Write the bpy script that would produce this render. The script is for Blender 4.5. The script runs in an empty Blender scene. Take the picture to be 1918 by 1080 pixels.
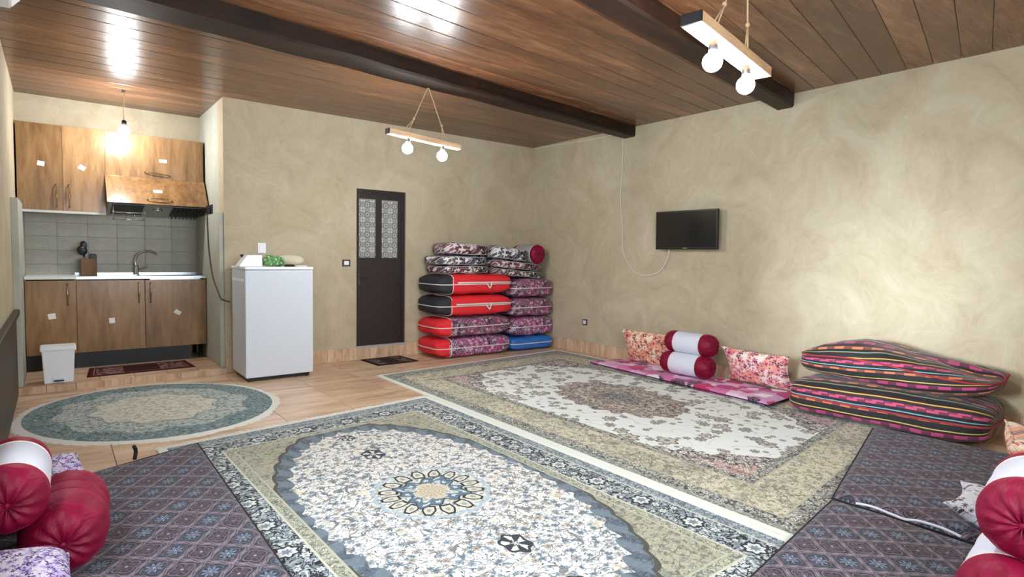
import bpy, bmesh, math, random
from mathutils import Vector, Matrix, noise as mnoise
random.seed(7)
scene = bpy.context.scene
COL = scene.collection
PI = math.pi

# ------------------------------------------------------------------ camera
cam_d = bpy.data.cameras.new('camera')
cam = bpy.data.objects.new('camera', cam_d)
COL.objects.link(cam)
cam_d.sensor_width = 36.0
cam_d.lens = 1091.36 * 36.0 / 1918.0
cam_d.clip_start = 0.02
r_ = Vector((0.7870, -0.6168, 0.0166)); u_ = Vector((0.0217, 0.0546, 0.9983)); f_ = Vector((0.6166, 0.7852, -0.0563))
cam.matrix_world = Matrix(((r_.x, u_.x, -f_.x, -6.0336), (r_.y, u_.y, -f_.y, -7.2177), (r_.z, u_.z, -f_.z, 1.4), (0, 0, 0, 1)))
scene.camera = cam

# ------------------------------------------------------------------ world, sun, exposure
scene.view_settings.view_transform = 'Standard'
scene.view_settings.look = 'None'
scene.view_settings.gamma = 1.0
scene.view_settings.exposure = 0.95
scene.view_settings.use_curve_mapping = False
world = bpy.data.worlds.new('world'); scene.world = world
world.use_nodes = True
wb = world.node_tree.nodes['Background']
wb.inputs[0].default_value = (0.80, 0.90, 1.0, 1); wb.inputs[1].default_value = 11.0

sun_d = bpy.data.lights.new('sun_offscreen', 'SUN'); sun = bpy.data.objects.new('sun_offscreen', sun_d); COL.objects.link(sun)
sun_d.energy = 4.0; sun_d.angle = math.radians(17.0); sun_d.color = (0.78, 0.89, 1.0)
sun.rotation_euler = Vector((0.985, -0.045, -0.105)).to_track_quat('-Z', 'Y').to_euler()
sun.location = (-12, -5, 3)

# window openings, used by walls and by the daylight portals
WL = (-5.60, -4.25, 0.86, 2.60)      # left wall: y0 y1 z0 z1
WF = (-5.5, -3.6, 0.95, 2.25)        # front wall: x0 x1 z0 z1
def portal(name, loc, target, sx, sy):
    d = bpy.data.lights.new(name, 'AREA'); o = bpy.data.objects.new(name, d); COL.objects.link(o)
    d.shape = 'RECTANGLE'; d.size = sx; d.size_y = sy; d.cycles.is_portal = True
    o.location = loc
    o.rotation_euler = (Vector(target) - Vector(loc)).to_track_quat('-Z', 'Z').to_euler()
portal('window_left_offscreen', (-6.75, (WL[0]+WL[1])/2, (WL[2]+WL[3])/2), (0, (WL[0]+WL[1])/2, (WL[2]+WL[3])/2), 1.4, 1.65)
portal('window_front_offscreen', ((WF[0]+WF[1])/2, -8.0, (WF[2]+WF[3])/2), ((WF[0]+WF[1])/2, 0, (WF[2]+WF[3])/2), 1.9, 1.3)

LX, RX, BY, FY, HC = -6.35, 0.0, 0.0, -7.6, 3.115
AX, AY = -4.52, 1.35                 # alcove right edge, alcove back

# ================================================================== node helper
def lin(c):
    if isinstance(c, str): c = tuple(int(c[i:i+2], 16) for i in (0, 2, 4))
    return tuple(((x/255)/12.92 if x/255 <= 0.04045 else ((x/255+0.055)/1.055)**2.4) for x in c[:3]) + (1.0,)

class S:
    def __init__(s, g, sock): s.g = g; s.k = sock
    def __add__(s, o): return s.g.m('ADD', s, o)
    def __radd__(s, o): return s.g.m('ADD', s, o)
    def __sub__(s, o): return s.g.m('SUBTRACT', s, o)
    def __rsub__(s, o): return s.g.m('SUBTRACT', o, s)
    def __mul__(s, o): return s.g.m('MULTIPLY', s, o)
    def __rmul__(s, o): return s.g.m('MULTIPLY', s, o)
    def __truediv__(s, o): return s.g.m('DIVIDE', s, o)
    def __neg__(s): return s.g.m('MULTIPLY', s, -1.0)
    def __lt__(s, o): return s.g.m('LESS_THAN', s, o)
    def __gt__(s, o): return s.g.m('GREATER_THAN', s, o)

class G:
    """a small expression builder for procedural materials"""
    def __init__(g, name):
        g.mat = bpy.data.materials.new(name); g.mat.use_nodes = True
        g.t = g.mat.node_tree; g.n = g.t.nodes
        g.bsdf = g.n['Principled BSDF']; g.tc = None
    def put(g, sock, v):
        if isinstance(v, S): g.t.links.new(v.k, sock)
        elif isinstance(v, (tuple, list)):
            sock.default_value = tuple(v) if len(v) == len(sock.default_value) else tuple(v)[:len(sock.default_value)]
        else: sock.default_value = v
    def m(g, op, a, b=None, c=None):
        n = g.n.new('ShaderNodeMath'); n.operation = op
        for i, v in enumerate((a, b, c)):
            if v is not None: g.put(n.inputs[i], v)
        return S(g, n.outputs[0])
    def coord(g, which='UV'):
        if g.tc is None: g.tc = g.n.new('ShaderNodeTexCoord')
        return S(g, g.tc.outputs[which])
    def sep(g, v):
        n = g.n.new('ShaderNodeSeparateXYZ'); g.put(n.inputs[0], v)
        return [S(g, o) for o in n.outputs]
    def sepc(g, v):
        n = g.n.new('ShaderNodeSeparateColor'); g.put(n.inputs[0], v)
        return [S(g, o) for o in n.outputs]
    def comb(g, x, y=0.0, z=0.0):
        n = g.n.new('ShaderNodeCombineXYZ')
        for i, v in enumerate((x, y, z)): g.put(n.inputs[i], v)
        return S(g, n.outputs[0])
    def rnd(g):
        n = g.n.new('ShaderNodeObjectInfo'); return S(g, n.outputs['Random'])
    def noise(g, v, scale, detail=2.0, rough=0.5, dist=0.0, col=False):
        n = g.n.new('ShaderNodeTexNoise'); g.put(n.inputs['Vector'], v)
        n.inputs['Scale'].default_value = scale; n.inputs['Detail'].default_value = detail
        n.inputs['Roughness'].default_value = rough; n.inputs['Distortion'].default_value = dist
        return S(g, n.outputs['Color' if col else 'Fac'])
    def vor(g, v, scale, rnd=1.0, feature='F1', dims='2D'):
        n = g.n.new('ShaderNodeTexVoronoi'); n.voronoi_dimensions = dims; n.feature = feature
        g.put(n.inputs['Vector'], v); n.inputs['Scale'].default_value = scale
        n.inputs['Randomness'].default_value = rnd
        return n
    def mix(g, f, a, b):
        n = g.n.new('ShaderNodeMix'); n.data_type = 'RGBA'
        g.put(n.inputs[0], f)
        for i, v in ((6, a), (7, b)):
            g.put(n.inputs[i], lin(v) if isinstance(v, str) else v)
        return S(g, n.outputs[2])
    def sm(g, x, a, b):
        n = g.n.new('ShaderNodeMapRange'); n.interpolation_type = 'SMOOTHSTEP'
        g.put(n.inputs[0], x); n.inputs[1].default_value = a; n.inputs[2].default_value = b
        return S(g, n.outputs[0])
    def ramp(g, f, stops, const=False):
        n = g.n.new('ShaderNodeValToRGB'); g.put(n.inputs[0], f)
        cr = n.color_ramp; cr.interpolation = 'CONSTANT' if const else 'LINEAR'
        while len(cr.elements) < len(stops): cr.elements.new(0.5)
        for e, (p, c) in zip(cr.elements, stops): e.position = p; e.color = lin(c)
        return S(g, n.outputs[0])
    def band(g, x, a, b): return g.m('MULTIPLY', g.m('GREATER_THAN', x, a), g.m('LESS_THAN', x, b))
    def abs(g, x): return g.m('ABSOLUTE', x)
    def mn(g, a, b): return g.m('MINIMUM', a, b)
    def mx(g, a, b): return g.m('MAXIMUM', a, b)
    def frac(g, x): return g.m('FRACT', x)
    def floor(g, x): return g.m('FLOOR', x)
    def sin(g, x): return g.m('SINE', x)
    def cos(g, x): return g.m('COSINE', x)
    def atan(g, y, x): return g.m('ARCTAN2', y, x)
    def sqrt(g, x): return g.m('SQRT', x)
    def line(g, x, c, w): return g.m('LESS_THAN', g.abs(x - c), w)
    def flower(g, vec, scale, petals, R, rndm=1.0, var=0.35):
        """voronoi blossoms: returns petal mask, heart mask, rim mask, random value"""
        v = g.vor(vec, scale, rndm)
        d = S(g, v.outputs['Distance']); col = S(g, v.outputs['Color']); pos = S(g, v.outputs['Position'])
        x, y, _ = g.sep(vec); px, py, _ = g.sep(pos)
        rr, gg, bb = g.sepc(col)
        ang = g.atan(y - py, x - px) + rr*6.28
        rad = (g.cos(ang*float(petals))*var + (1.0-var)) * R * (gg*0.6+0.6)
        petal = d < rad
        return petal, (d < rad*0.38), g.m('LESS_THAN', d, rad*1.35), bb
    def bump(g, h, strength=0.3, dist=0.01):
        n = g.n.new('ShaderNodeBump'); g.put(n.inputs['Height'], h)
        n.inputs['Strength'].default_value = strength; n.inputs['Distance'].default_value = dist
        g.t.links.new(n.outputs[0], g.bsdf.inputs['Normal']); return g
    def out(g, color=None, rough=0.8, metal=0.0, spec=0.5, sheen=0.0):
        b = g.bsdf
        if color is not None: g.put(b.inputs['Base Color'], lin(color) if isinstance(color, str) else color)
        g.put(b.inputs['Roughness'], rough); g.put(b.inputs['Metallic'], metal)
        b.inputs['Specular IOR Level'].default_value = spec
        if sheen: b.inputs['Sheen Weight'].default_value = sheen
        return g.mat

M = {}
def plain(name, c, rough=0.6, metal=0.0, spec=0.5, vary=0.06, scale=30.0):
    g = G(name); n = g.noise(g.coord('Object'), scale, 3)
    c0 = lin(c); k = 1-vary
    M[name] = g.out(g.mix(n, tuple(x*k for x in c0[:3])+(1,), tuple(min(1, x*(1+vary)) for x in c0[:3])+(1,)), rough, metal, spec)
    return M[name]

# ------------------------------------------------------------------ materials of the shell
def plaster(name, dark, mid, light):
    g = G(name); P = g.coord('Object')
    w = g.noise(P, 0.9, 2, 0.5, 0.0, col=True)
    x, y, z = g.sep(P); a, b, c = g.sepc(w)
    Q = g.comb(x + (a-0.5)*1.3, y + (b-0.5)*1.3, z + (c-0.5)*1.3)
    n1 = g.noise(Q, 1.5, 4, 0.6, 1.2); n2 = g.noise(Q, 5.5, 5, 0.62, 2.2); n3 = g.noise(P, 45, 3, 0.6)
    f = n1*0.62 + n2*0.30 + n3*0.08
    col = g.ramp(f, [(0.34, dark), (0.5, mid), (0.66, light)])
    g.bump(n2*0.6 + n3*0.4, 0.25, 0.012)
    M[name] = g.out(col, 0.92, spec=0.25)
plaster('plaster', 'ac9e84', 'b9ac92', 'c5baa2')
plaster('plaster_side', 'a9aa9c', 'b3b4a7', 'bdbeb2')

def wood(name, dark, mid, light, along='X', scale=1.0, rough=0.45, spec=0.5, blotch=0.5, bump=0.1, coord='Object'):
    g = G(name); P = g.coord(coord); x, y, z = g.sep(P); r = g.rnd()*37.0
    st = {'X': (0.16, 1, 1), 'Y': (1, 0.16, 1), 'Z': (1, 1, 0.16)}[along]
    Q = g.comb(x*st[0]*scale + r, y*st[1]*scale + r*1.7, z*st[2]*scale)
    n1 = g.noise(Q, 9.0, 4, 0.6, 0.8); n2 = g.noise(Q, 38.0, 3, 0.6, 0.3); n3 = g.noise(Q, 2.6, 2, 0.5, 0.6)
    f = n1*(0.9-blotch*0.45) + n2*0.22 + n3*blotch*0.4 - 0.06 + (g.rnd()-0.5)*0.05
    col = g.ramp(f, [(0.3, dark), (0.5, mid), (0.68, light)])
    if bump: g.bump(n1*0.4+n2*0.6, bump, 0.004)
    M[name] = g.out(col, rough, spec=spec)
wood('ceiling_wood', '3d2718', '714a31', '9d724e', 'X', 0.8, 0.27, 0.55, 1.25, 0.04)
wood('beam_wood', '170e09', '2c1a11', '4a2c1c', 'X', 1.0, 0.55, 0.3, 0.8, 0.45)
wood('floor_tile_wood', 'a27c60', 'd8b898', 'eed8c0', 'X', 1.0, 0.30, 0.5, 0.6, 0.02)
wood('base_tile_wood', 'a98468', 'd0b091', 'e6cfb4', 'Z', 1.3, 0.35, 0.5, 0.4, 0.02)
wood('cabinet_wood', '644729', '94704a', 'b08a5f', 'Z', 0.9, 0.24, 0.55, 0.9, 0.0)
wood('lamp_bar_wood', 'b08a68', 'd2ad86', 'e0c29d', 'X', 2.0, 0.5)
wood('dado_wood', '2a241a', '3d3427', '4d4333', 'Z', 1.0, 0.5)
wood('holder_wood', '4b3219', '6d4a26', '835c33', 'Z', 3.0, 0.5)
plain('grout', '8f857a', 0.9); plain('ceiling_gap', '1c120b', 0.9)
plain('backsplash_tile', 'a19f93', 0.4, vary=0.30, scale=9)
plain('backsplash_joint', '95938a', 0.9)
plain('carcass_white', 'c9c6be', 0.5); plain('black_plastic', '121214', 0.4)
plain('door_paint', '2c2423', 0.38, vary=0.12, scale=4); plain('chrome', 'c8c8c6', 0.16, 1.0); plain('steel', 'c3c7ca', 0.22, 1.0)
plain('worktop_white', 'e4e6e2', 0.3); plain('white_plastic', 'f2f5fa', 0.35, vary=0.02); plain('fridge_white', 'd3dae4', 0.25, vary=0.015)
plain('paper', 'f2f0ea', 0.7); plain('screen_black', '07080a', 0.12, spec=0.6)
plain('bezel_black', '0c0c0e', 0.3); plain('bronze', 'a8906c', 0.22, 1.0); plain('rope', 'c3ab85', 0.9, vary=0.2, scale=200)
plain('cable_white', 'd8d1c2', 0.6); plain('cable_dark', '4a4a44', 0.6); plain('switch_dark', '3d3a3b', 0.4)
plain('dark_glass', '1b1d1f', 0.12); plain('piping_white', 'ded5cf', 0.7); plain('piping_black', '201c22', 0.8); plain('piping_red', 'a3323c', 0.8)
plain('white_fabric', 'dadcea', 0.85, vary=0.05, scale=12); plain('cloth_beige', 'd2cbb2', 0.9, vary=0.1, scale=40)
plain('fringe_white', 'e3e4dc', 0.95, vary=0.1, scale=60); plain('cloth_dark', '231a1c', 0.9)
plain('red_cloth', 'e0262f', 0.75, vary=0.08, scale=8); plain('blue_cloth', '2f6fc0', 0.7, vary=0.16, scale=12)
plain('dark_fabric', '2a2a30', 0.8, vary=0.3, scale=20); plain('grey_fabric', 'a9aaac', 0.8, vary=0.15)
plain('slab', '807468', 0.9); plain('window_paint', 'e8e8e4', 0.4)

def bulb_mat():
    g = G('bulb_glow'); b = g.bsdf
    b.inputs['Emission Color'].default_value = (0.93, 0.97, 1.0, 1); b.inputs['Emission Strength'].default_value = 260.0
    M['bulb_glow'] = g.out('ffffff', 0.4)
bulb_mat()
def glass_mat():
    g = G('window_glass'); t = g.n.new('ShaderNodeBsdfTransparent'); gl = g.n.new('ShaderNodeBsdfGlossy'); mx = g.n.new('ShaderNodeMixShader')
    gl.inputs['Roughness'].default_value = 0.02; mx.inputs[0].default_value = 0.06
    g.t.links.new(t.outputs[0], mx.inputs[1]); g.t.links.new(gl.outputs[0], mx.inputs[2])
    g.t.links.new(mx.outputs[0], g.n['Material Output'].inputs[0]); M['window_glass'] = g.mat
glass_mat()

# ------------------------------------------------------------------ textile materials
def velvet(name, deep, mid, hi):
    g = G(name); P = g.coord('Object')
    n = g.noise(P, 7, 3, 0.6, 1.5); n2 = g.noise(P, 60, 2)
    col = g.ramp(n*0.8+n2*0.2, [(0.36, deep), (0.52, mid), (0.68, hi)])
    M[name] = g.out(col, 0.5, spec=0.25, sheen=0.4)
    g.bsdf.inputs['Sheen Tint'].default_value = lin('d8285f'); g.bsdf.inputs['Sheen Roughness'].default_value = 0.35
    g.bump(n, 0.5, 0.02)
velvet('velvet_crimson', '720628', '7f0830', '8c0b38')

def floral(name, ground, cols, dark, scale, heart='6e0f1d', coord='Object'):
    g = G(name); P = g.coord(coord); x, y, z = g.sep(P)
    Q = g.comb(x + z*0.35, y + z*0.35, 0.0) if coord == 'Object' else P
    n = g.noise(Q, scale*0.5, 2, 0.5)
    col = g.mix(g.m('GREATER_THAN', n, 0.55), ground, cols[0])
    for i, c in enumerate(cols):
        off = g.comb(g.sep(Q)[0] + 3.1*i, g.sep(Q)[1] - 1.7*i, 0.0)
        pt, ht, rm, rn = g.flower(off, scale*(0.8+0.35*i), 5+i, 0.42)
        col = g.mix(pt, col, c); col = g.mix(ht, col, heart if i % 2 == 0 else dark)
    off = g.comb(g.sep(Q)[0] - 9.3, g.sep(Q)[1] + 5.2, 0.0)
    pt, ht, rm, rn = g.flower(off, scale*1.5, 3, 0.34, 1.0, 0.5)
    col = g.mix(g.m('MULTIPLY', pt, rn > 0.35), col, dark)
    g.bump(g.noise(P, 12, 3), 0.25, 0.02)
    M[name] = g.out(col, 0.85, sheen=0.1)
floral('floral_orange', 'ecd9c2', ['eaa083', 'd8584a', 'edc793', 'e8958f'], '3a2226', 9)
floral('floral_pink', 'efe6df', ['efa18f', 'd9568a', 'f0c9a2', 'e98f96'], '55324c', 9, heart='7b1f52')
floral('floral_purple', 'ddd3e6', ['c3aedb', '7d5aa6', 'e6e2ec', '9a7cc4'], '3b2a58', 17, heart='4b3768')
floral('dotted_white', 'd6d6dc', ['d9d9e2', 'c9c9d2', 'e4e4ea', 'd6d6dc'], '4a4652', 9, heart='5d5966')

def paisley(name, ground, a, b, c, dark, scale):
    g = G(name); P = g.coord('Object'); x, y, z = g.sep(P)
    Q = g.comb(x + y*0.4, z + y*0.5, 0.0)
    n = g.noise(Q, scale*0.35, 3, 0.6, 1.5)
    col = g.ramp(n, [(0.3, dark), (0.42, ground), (0.56, a), (0.64, ground), (0.72, dark)])
    pt, ht, rm, rn = g.flower(Q, scale, 5, 0.5)
    col = g.mix(g.m('MULTIPLY', rm, rn > 0.3), col, dark); col = g.mix(g.m('MULTIPLY', pt, rn > 0.42), col, b); col = g.mix(g.m('MULTIPLY', ht, rn > 0.42), col, a)
    pt, ht, rm, rn = g.flower(g.comb(g.sep(Q)[0]+4.7, g.sep(Q)[1]+1.3, 0.0), scale*1.9, 4, 0.45)
    col = g.mix(g.m('MULTIPLY', pt, rn > 0.62), col, c)
    ln = g.noise(Q, scale*0.9, 2, 0.5, 2.0)
    col = g.mix(g.line(ln, 0.5, 0.018), col, c)
    g.bump(g.noise(P, 9, 3, 0.6, 1.0), 0.4, 0.03)
    M[name] = g.out(col, 0.6, spec=0.5)
paisley('bag_mauve', '6a4158', '9a3f68', '856a7e', 'c3b2c0', '2a1a27', 9)
paisley('bag_mauve_pink', '75456a', 'bd4688', '937590', 'cdbac8', '2f1b29', 8)
paisley('blanket_dark', '3a333b', '6a2b45', '8f8988', 'd8d0c8', '17141a', 6)
paisley('blanket_blue', '5b6675', '4a2438', 'a9aeb4', 'e4e0da', '15181f', 5)
paisley('blanket_maroon', '522a3d', '783c54', 'b09a9c', 'd9cfca', '1c1419', 5)
paisley('green_cloth', '3c7a3c', '2f6a34', '7fbf6a', 'c4e6a8', '1d4a24', 22)

def kilim(name, tilt, ka, kh):
    g = G(name); P = g.coord('Object'); x, y, z = g.sep(P)
    wob = g.noise(P, 2.2, 2)
    s = g.atan(z/kh, -(x/ka))*0.36 + y*tilt + (wob-0.5)*0.05
    t = g.frac(s*1.45 + 0.13)
    base = g.ramp(t, [(0.0, '17121a'), (0.07, 'e07a4e'), (0.13, '201820'), (0.18, '8fc7d2'), (0.205, '1c1a20'),
                      (0.28, 'd8527e'), (0.37, '2a1a22'), (0.43, 'e8b24e'), (0.455, '1a141a'), (0.56, '8f9a7a'), (0.585, '1b161c'),
                      (0.64, 'e8875c'), (0.70, '15161c'), (0.78, 'c9457c'), (0.86, '1a1318'), (0.91, 'd9c05c'), (0.93, '14121a')], True)
    dash = g.m('GREATER_THAN', g.frac(y*7.0 + g.floor(s*7.0)*0.37), 0.55)
    wide = g.mx(g.mx(g.band(t, 0.07, 0.13), g.band(t, 0.64, 0.70)), g.mx(g.band(t, 0.78, 0.86), g.band(t, 0.28, 0.37)))
    col = g.mix(g.m('MULTIPLY', dash, wide)*0.72, base, '2a1c24')
    th = g.noise(g.comb(x*3, y*60, z*60), 6, 2)
    col = g.mix(g.m('MULTIPLY', th, 0.35), col, '120e14')
    g.bump(th, 0.2, 0.004)
    M[name] = g.out(col, 0.75, sheen=0.15)
kilim('kilim_low', 0.03, 0.33, 0.165); kilim('kilim_top', 0.16, 0.31, 0.15)

def pinkpatch():
    g = G('pink_patch'); uv = g.coord('UV'); x, y, _ = g.sep(uv)
    v = g.vor(uv, 4.2, 0.9); r, gg, b = g.sepc(S(g, v.outputs['Color']))
    v2 = g.n.new('ShaderNodeTexVoronoi'); v2.voronoi_dimensions = '2D'; v2.distance = 'CHEBYCHEV'; g.put(v2.inputs['Vector'], uv); v2.inputs['Scale'].default_value = 5.5
    r, gg, b = g.sepc(S(g, v2.outputs['Color']))
    col = g.ramp(r, [(0.0, 'e6aed8'), (0.25, 'dd74b2'), (0.42, 'f0cbe6'), (0.64, 'cc2f86'), (0.74, 'e2a0d0'), (0.9, 'cfa4c8')], True)
    st = g.m('GREATER_THAN', g.frac(x*38.0), 0.55)
    col = g.mix(g.m('MULTIPLY', st, gg > 0.6)*0.5, col, 'b0609c')
    pt, ht, rm, rn = g.flower(g.comb(x+2.3, y, 0.0), 3.6, 7, 0.40, 0.8, 0.18)
    dots = g.noise(uv, 60, 1)
    col = g.mix(g.m('MULTIPLY', pt, rn > 0.5), col, g.mix(g.m('GREATER_THAN', dots, 0.55), '43243f', '8d6a86'))
    pt, ht, rm, rn = g.flower(g.comb(x+7.1, y+0.6, 0.0), 3.2, 4, 0.33, 0.9, 0.15)
    col = g.mix(g.m('MULTIPLY', pt, rn > 0.4), col, 'f4ecf4')
    pt, ht, rm, rn = g.flower(g.comb(x-4.4, y+1.9, 0.0), 3.4, 3, 0.36, 0.9, 0.2)
    col = g.mix(g.m('MULTIPLY', pt, rn > 0.45), col, 'd0186e')
    g.bump(g.noise(uv, 9, 3, 0.6, 1.0), 0.4, 0.02)
    M['pink_patch'] = g.out(col, 0.7, sheen=0.1)
pinkpatch()

def darkmat(name, ox, par=0):
    g = G(name); uv = g.coord('UV'); x, y, _ = g.sep(uv)
    k = 1.0/0.185
    x = x + ox
    a = (x + y*0.9)*k; b = (x - y*0.9)*k
    fa = g.frac(a)-0.5; fb = g.frac(b)-0.5
    ia = g.floor(a); ib = g.floor(b)
    chk = g.m('FLOORED_MODULO', ib if par else ia, 2.0)
    e = g.mx(g.abs(fa), g.abs(fb))
    r = g.sqrt(fa*fa + fb*fb); th = g.atan(fa, fb)
    ground = g.mix(chk, '262029', '1f2634')
    col = ground
    nn = g.noise(uv, 70, 2); col = g.mix(g.m('GREATER_THAN', nn, 0.56), col, '3c3542')
    col = g.mix(g.line(r + g.cos(th*4.0)*0.05, 0.345, 0.016), col, g.mix(chk, '8d7c88', '566278'))
    col = g.mix(r < (g.cos(th*8.0)*0.08 + 0.20), col, g.mix(chk, '5d4656', '7f92a8'))
    col = g.mix(r < (g.cos(th*8.0)*0.06 + 0.11), col, g.mix(chk, '3a2530', '39475f'))
    col = g.mix(r < 0.05, col, 'a9a8b8')
    wob = g.sin((a-b)*12.56)*0.02
    col = g.mix((e + wob) > 0.415, col, '95848f')
    col = g.mix((e + wob) > 0.445, col, '2b2530')
    col = g.mix((e + wob) > 0.475, col, '9a8a96')
    n4 = g.noise(uv, 16, 2)
    col = g.mix(g.line(n4, 0.5, 0.010), col, '6d6070')
    g.bump(nn, 0.15, 0.004)
    col = g.mix(0.20, col, '15161f')
    M[name] = g.out(col, 0.8, sheen=0.1)
darkmat('dark_mat', 0.0); darkmat('dark_mat_b', 0.06); darkmat('dark_mat_c', 0.03, 1)

def field(g, uv, col, s, cols, dark, dens=0.4):
    """persian all-over floral: scrolling vines, leaves and blossoms"""
    x, y, _ = g.sep(uv)
    w = g.noise(uv, 3.0*s, 2, 0.5, 0.0, col=True); a, b, c = g.sepc(w)
    q = g.comb(x + (a-0.5)*0.25/s, y + (b-0.5)*0.25/s, 0.0)
    n1 = g.noise(q, 6.5*s, 1, 0.4); n2 = g.noise(g.comb(x+31.7, y-8.1, 0.0), 10.0*s, 1, 0.4)
    col = g.mix(g.line(n1, 0.5, 0.010)*0.8, col, dark); col = g.mix(g.line(n2, 0.47, 0.012), col, cols[2])
    pt, ht, rm, rn = g.flower(g.comb(x+13.0, y+2.0, 0.0), 34*s, 2, 0.36, 1.0, 0.4)
    lc = g.ramp(rn, [(0.0, cols[0]), (0.35, dark), (0.6, cols[1]), (0.8, cols[2])], True)
    col = g.mix(g.m('MULTIPLY', pt, rn > (1.0-dens*2.1)), col, lc)
    pt, ht, rm, rn = g.flower(g.comb(x-5.0, y+9.0, 0.0), 17*s, 6, 0.36, 1.0, 0.2)
    lc = g.ramp(rn, [(0.0, cols[0]), (0.3, cols[1]), (0.55, cols[2]), (0.8, cols[0])], True)
    on = rn > 0.3
    col = g.mix(g.m('MULTIPLY', rm, on)*0.55, col, dark); col = g.mix(g.m('MULTIPLY', pt, on), col, lc); col = g.mix(g.m('MULTIPLY', ht, on)*0.7, col, dark)
    return col
def dense(g, uv, base, light, dark, mid, s):
    """tight border ornament: interlaced dark and light scrolls"""
    x, y, _ = g.sep(uv)
    n1 = g.noise(g.comb(x+3.0, y, 0.0), 17*s, 2, 0.5, 1.2); n2 = g.noise(g.comb(x-7.0, y+4.0, 0.0), 30*s, 2, 0.5, 0.8)
    col = g.mix(g.m('GREATER_THAN', n2, 0.54), lin(base), mid)
    col = g.mix(g.line(n1, 0.5, 0.035), col, dark); col = g.mix(g.line(n1, 0.60, 0.022), col, light); col = g.mix(g.m('LESS_THAN', n1, 0.36), col, light)
    pt, ht, rm, rn = g.flower(g.comb(x+5.0, y-3.0, 0.0), 13*s, 6, 0.33, 0.8, 0.2)
    on = rn > 0.4
    col = g.mix(g.m('MULTIPLY', rm, on), col, dark); col = g.mix(g.m('MULTIPLY', pt, on), col, light); col = g.mix(g.m('MULTIPLY', ht, on), col, mid)
    return col
def carpet_near(hx, hy):
    g = G('carpet_navy_cream'); uv = g.coord('UV'); x, y, _ = g.sep(uv)
    ax, ay = g.abs(x), g.abs(y)
    d = g.mn(hx - ax, hy - ay)
    col = field(g, uv, lin('e2dfd7'), 1.15, ['8f9ea8', 'a89b8b', '72818c'], '484b52', 0.46)
    cr = g.noise(uv, 7.0, 2); col = g.mix(g.m('GREATER_THAN', cr, 0.66)*0.5, col, 'e6d6b4')
    # medallion
    r = g.sqrt(x*x + y*y*0.80)*1.60; th = g.atan(y, x)
    sc = r - g.abs(g.sin(th*8.0))*0.035
    col = g.mix(g.line(sc, 0.50, 0.016), col, 'a9bcc6')
    col = g.mix(sc < 0.485, col, field(g, uv, lin('dcdacd'), 1.8, ['a9b6bd', 'c2b79c', '8d9aa2'], '6c7480', 0.45))
    col = field_ring(g, col, r, th)
    # four dark palmettes on the long axis
    for (dy, k) in ((0.80, 0.85), (1.25, 0.6)):
        px_ = x/0.085; py_ = (ay - dy)/0.12
        rr = g.sqrt(px_*px_ + py_*py_)/k; tt = g.atan(py_, px_)
        e_ = rr + g.cos(tt*6.0)*0.10
        col = g.mix(e_ < 1.0, col, '33373e'); col = g.mix(g.m('MULTIPLY', g.band(e_, 0.28, 0.80), g.cos(tt*5.0+0.6) > 0.05), col, 'cfd0c8'); col = g.mix(e_ < 0.16, col, 'cfd0c8')
    # oval of dark scallops that frames the field
    el = g.sqrt((x/(hx-0.42))*(x/(hx-0.42)) + (y/(hy-0.46))*(y/(hy-0.46)))
    th2 = g.atan(y/hy, x/hx)
    lob = g.abs(g.sin(th2*20.0))
    sca = el + lob*0.05
    cornercol = field(g, uv, lin('a9a48e'), 1.5, ['c4bfa6', '7f8272', '8f978c'], '55564c', 0.55)
    scal = g.mix(g.sm(lob, 0.5, 0.9)*0.6, field(g, uv, lin('57626c'), 1.9, ['7d8a94', '6b7781', '4a535c'], '343b44', 0.4), '7c8a94')
    col = g.mix(sca > 1.0, col, scal)
    oute = el - g.abs(g.cos(th2*20.0))*0.025
    col = g.mix(oute > 1.060, col, '4d4c44'); col = g.mix(oute > 1.085, col, cornercol)
    # guards and main border
    bord = dense(g, uv, '77828a', 'c9cdc8', '1d2026', '9aa3a2', 1.0)
    px = g.m('GREATER_THAN', hx-ax, hy-ay)
    along = x*px + y*(1.0-px)
    fa = (g.frac(along*2.9)-0.5)/2.9; fd = d-0.235
    ros = g.sqrt(fa*fa + fd*fd) + g.cos(g.atan(fd, fa)*7.0)*0.007
    bord = g.mix(ros < 0.062, bord, '2a2e35'); bord = g.mix(ros < 0.046, bord, 'cfd1ca'); bord = g.mix(ros < 0.024, bord, '77828a')
    guard = dense(g, uv, 'a8a992', 'c6c2a8', '6a6d63', '8f988f', 1.7)
    col = g.mix(d < 0.40, col, guard); col = g.mix(g.line(d, 0.40, 0.006), col, 'b5b29c')
    col = g.mix(d < 0.335, col, bord); col = g.mix(g.line(d, 0.335, 0.006), col, 'c9c7b4')
    col = g.mix(d < 0.135, col, dense(g, uv, '8b989e', 'b5bfbd', '505a62', '76848c', 1.7)); col = g.mix(g.line(d, 0.135, 0.006), col, 'c4c3b2')
    col = g.mix((hx-ax) < 0.055, col, 'e2e4da')
    g.bump(g.noise(uv, 260, 1), 0.25, 0.004)
    return g.out(col, 0.95, spec=0.15, sheen=0.1)
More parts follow.
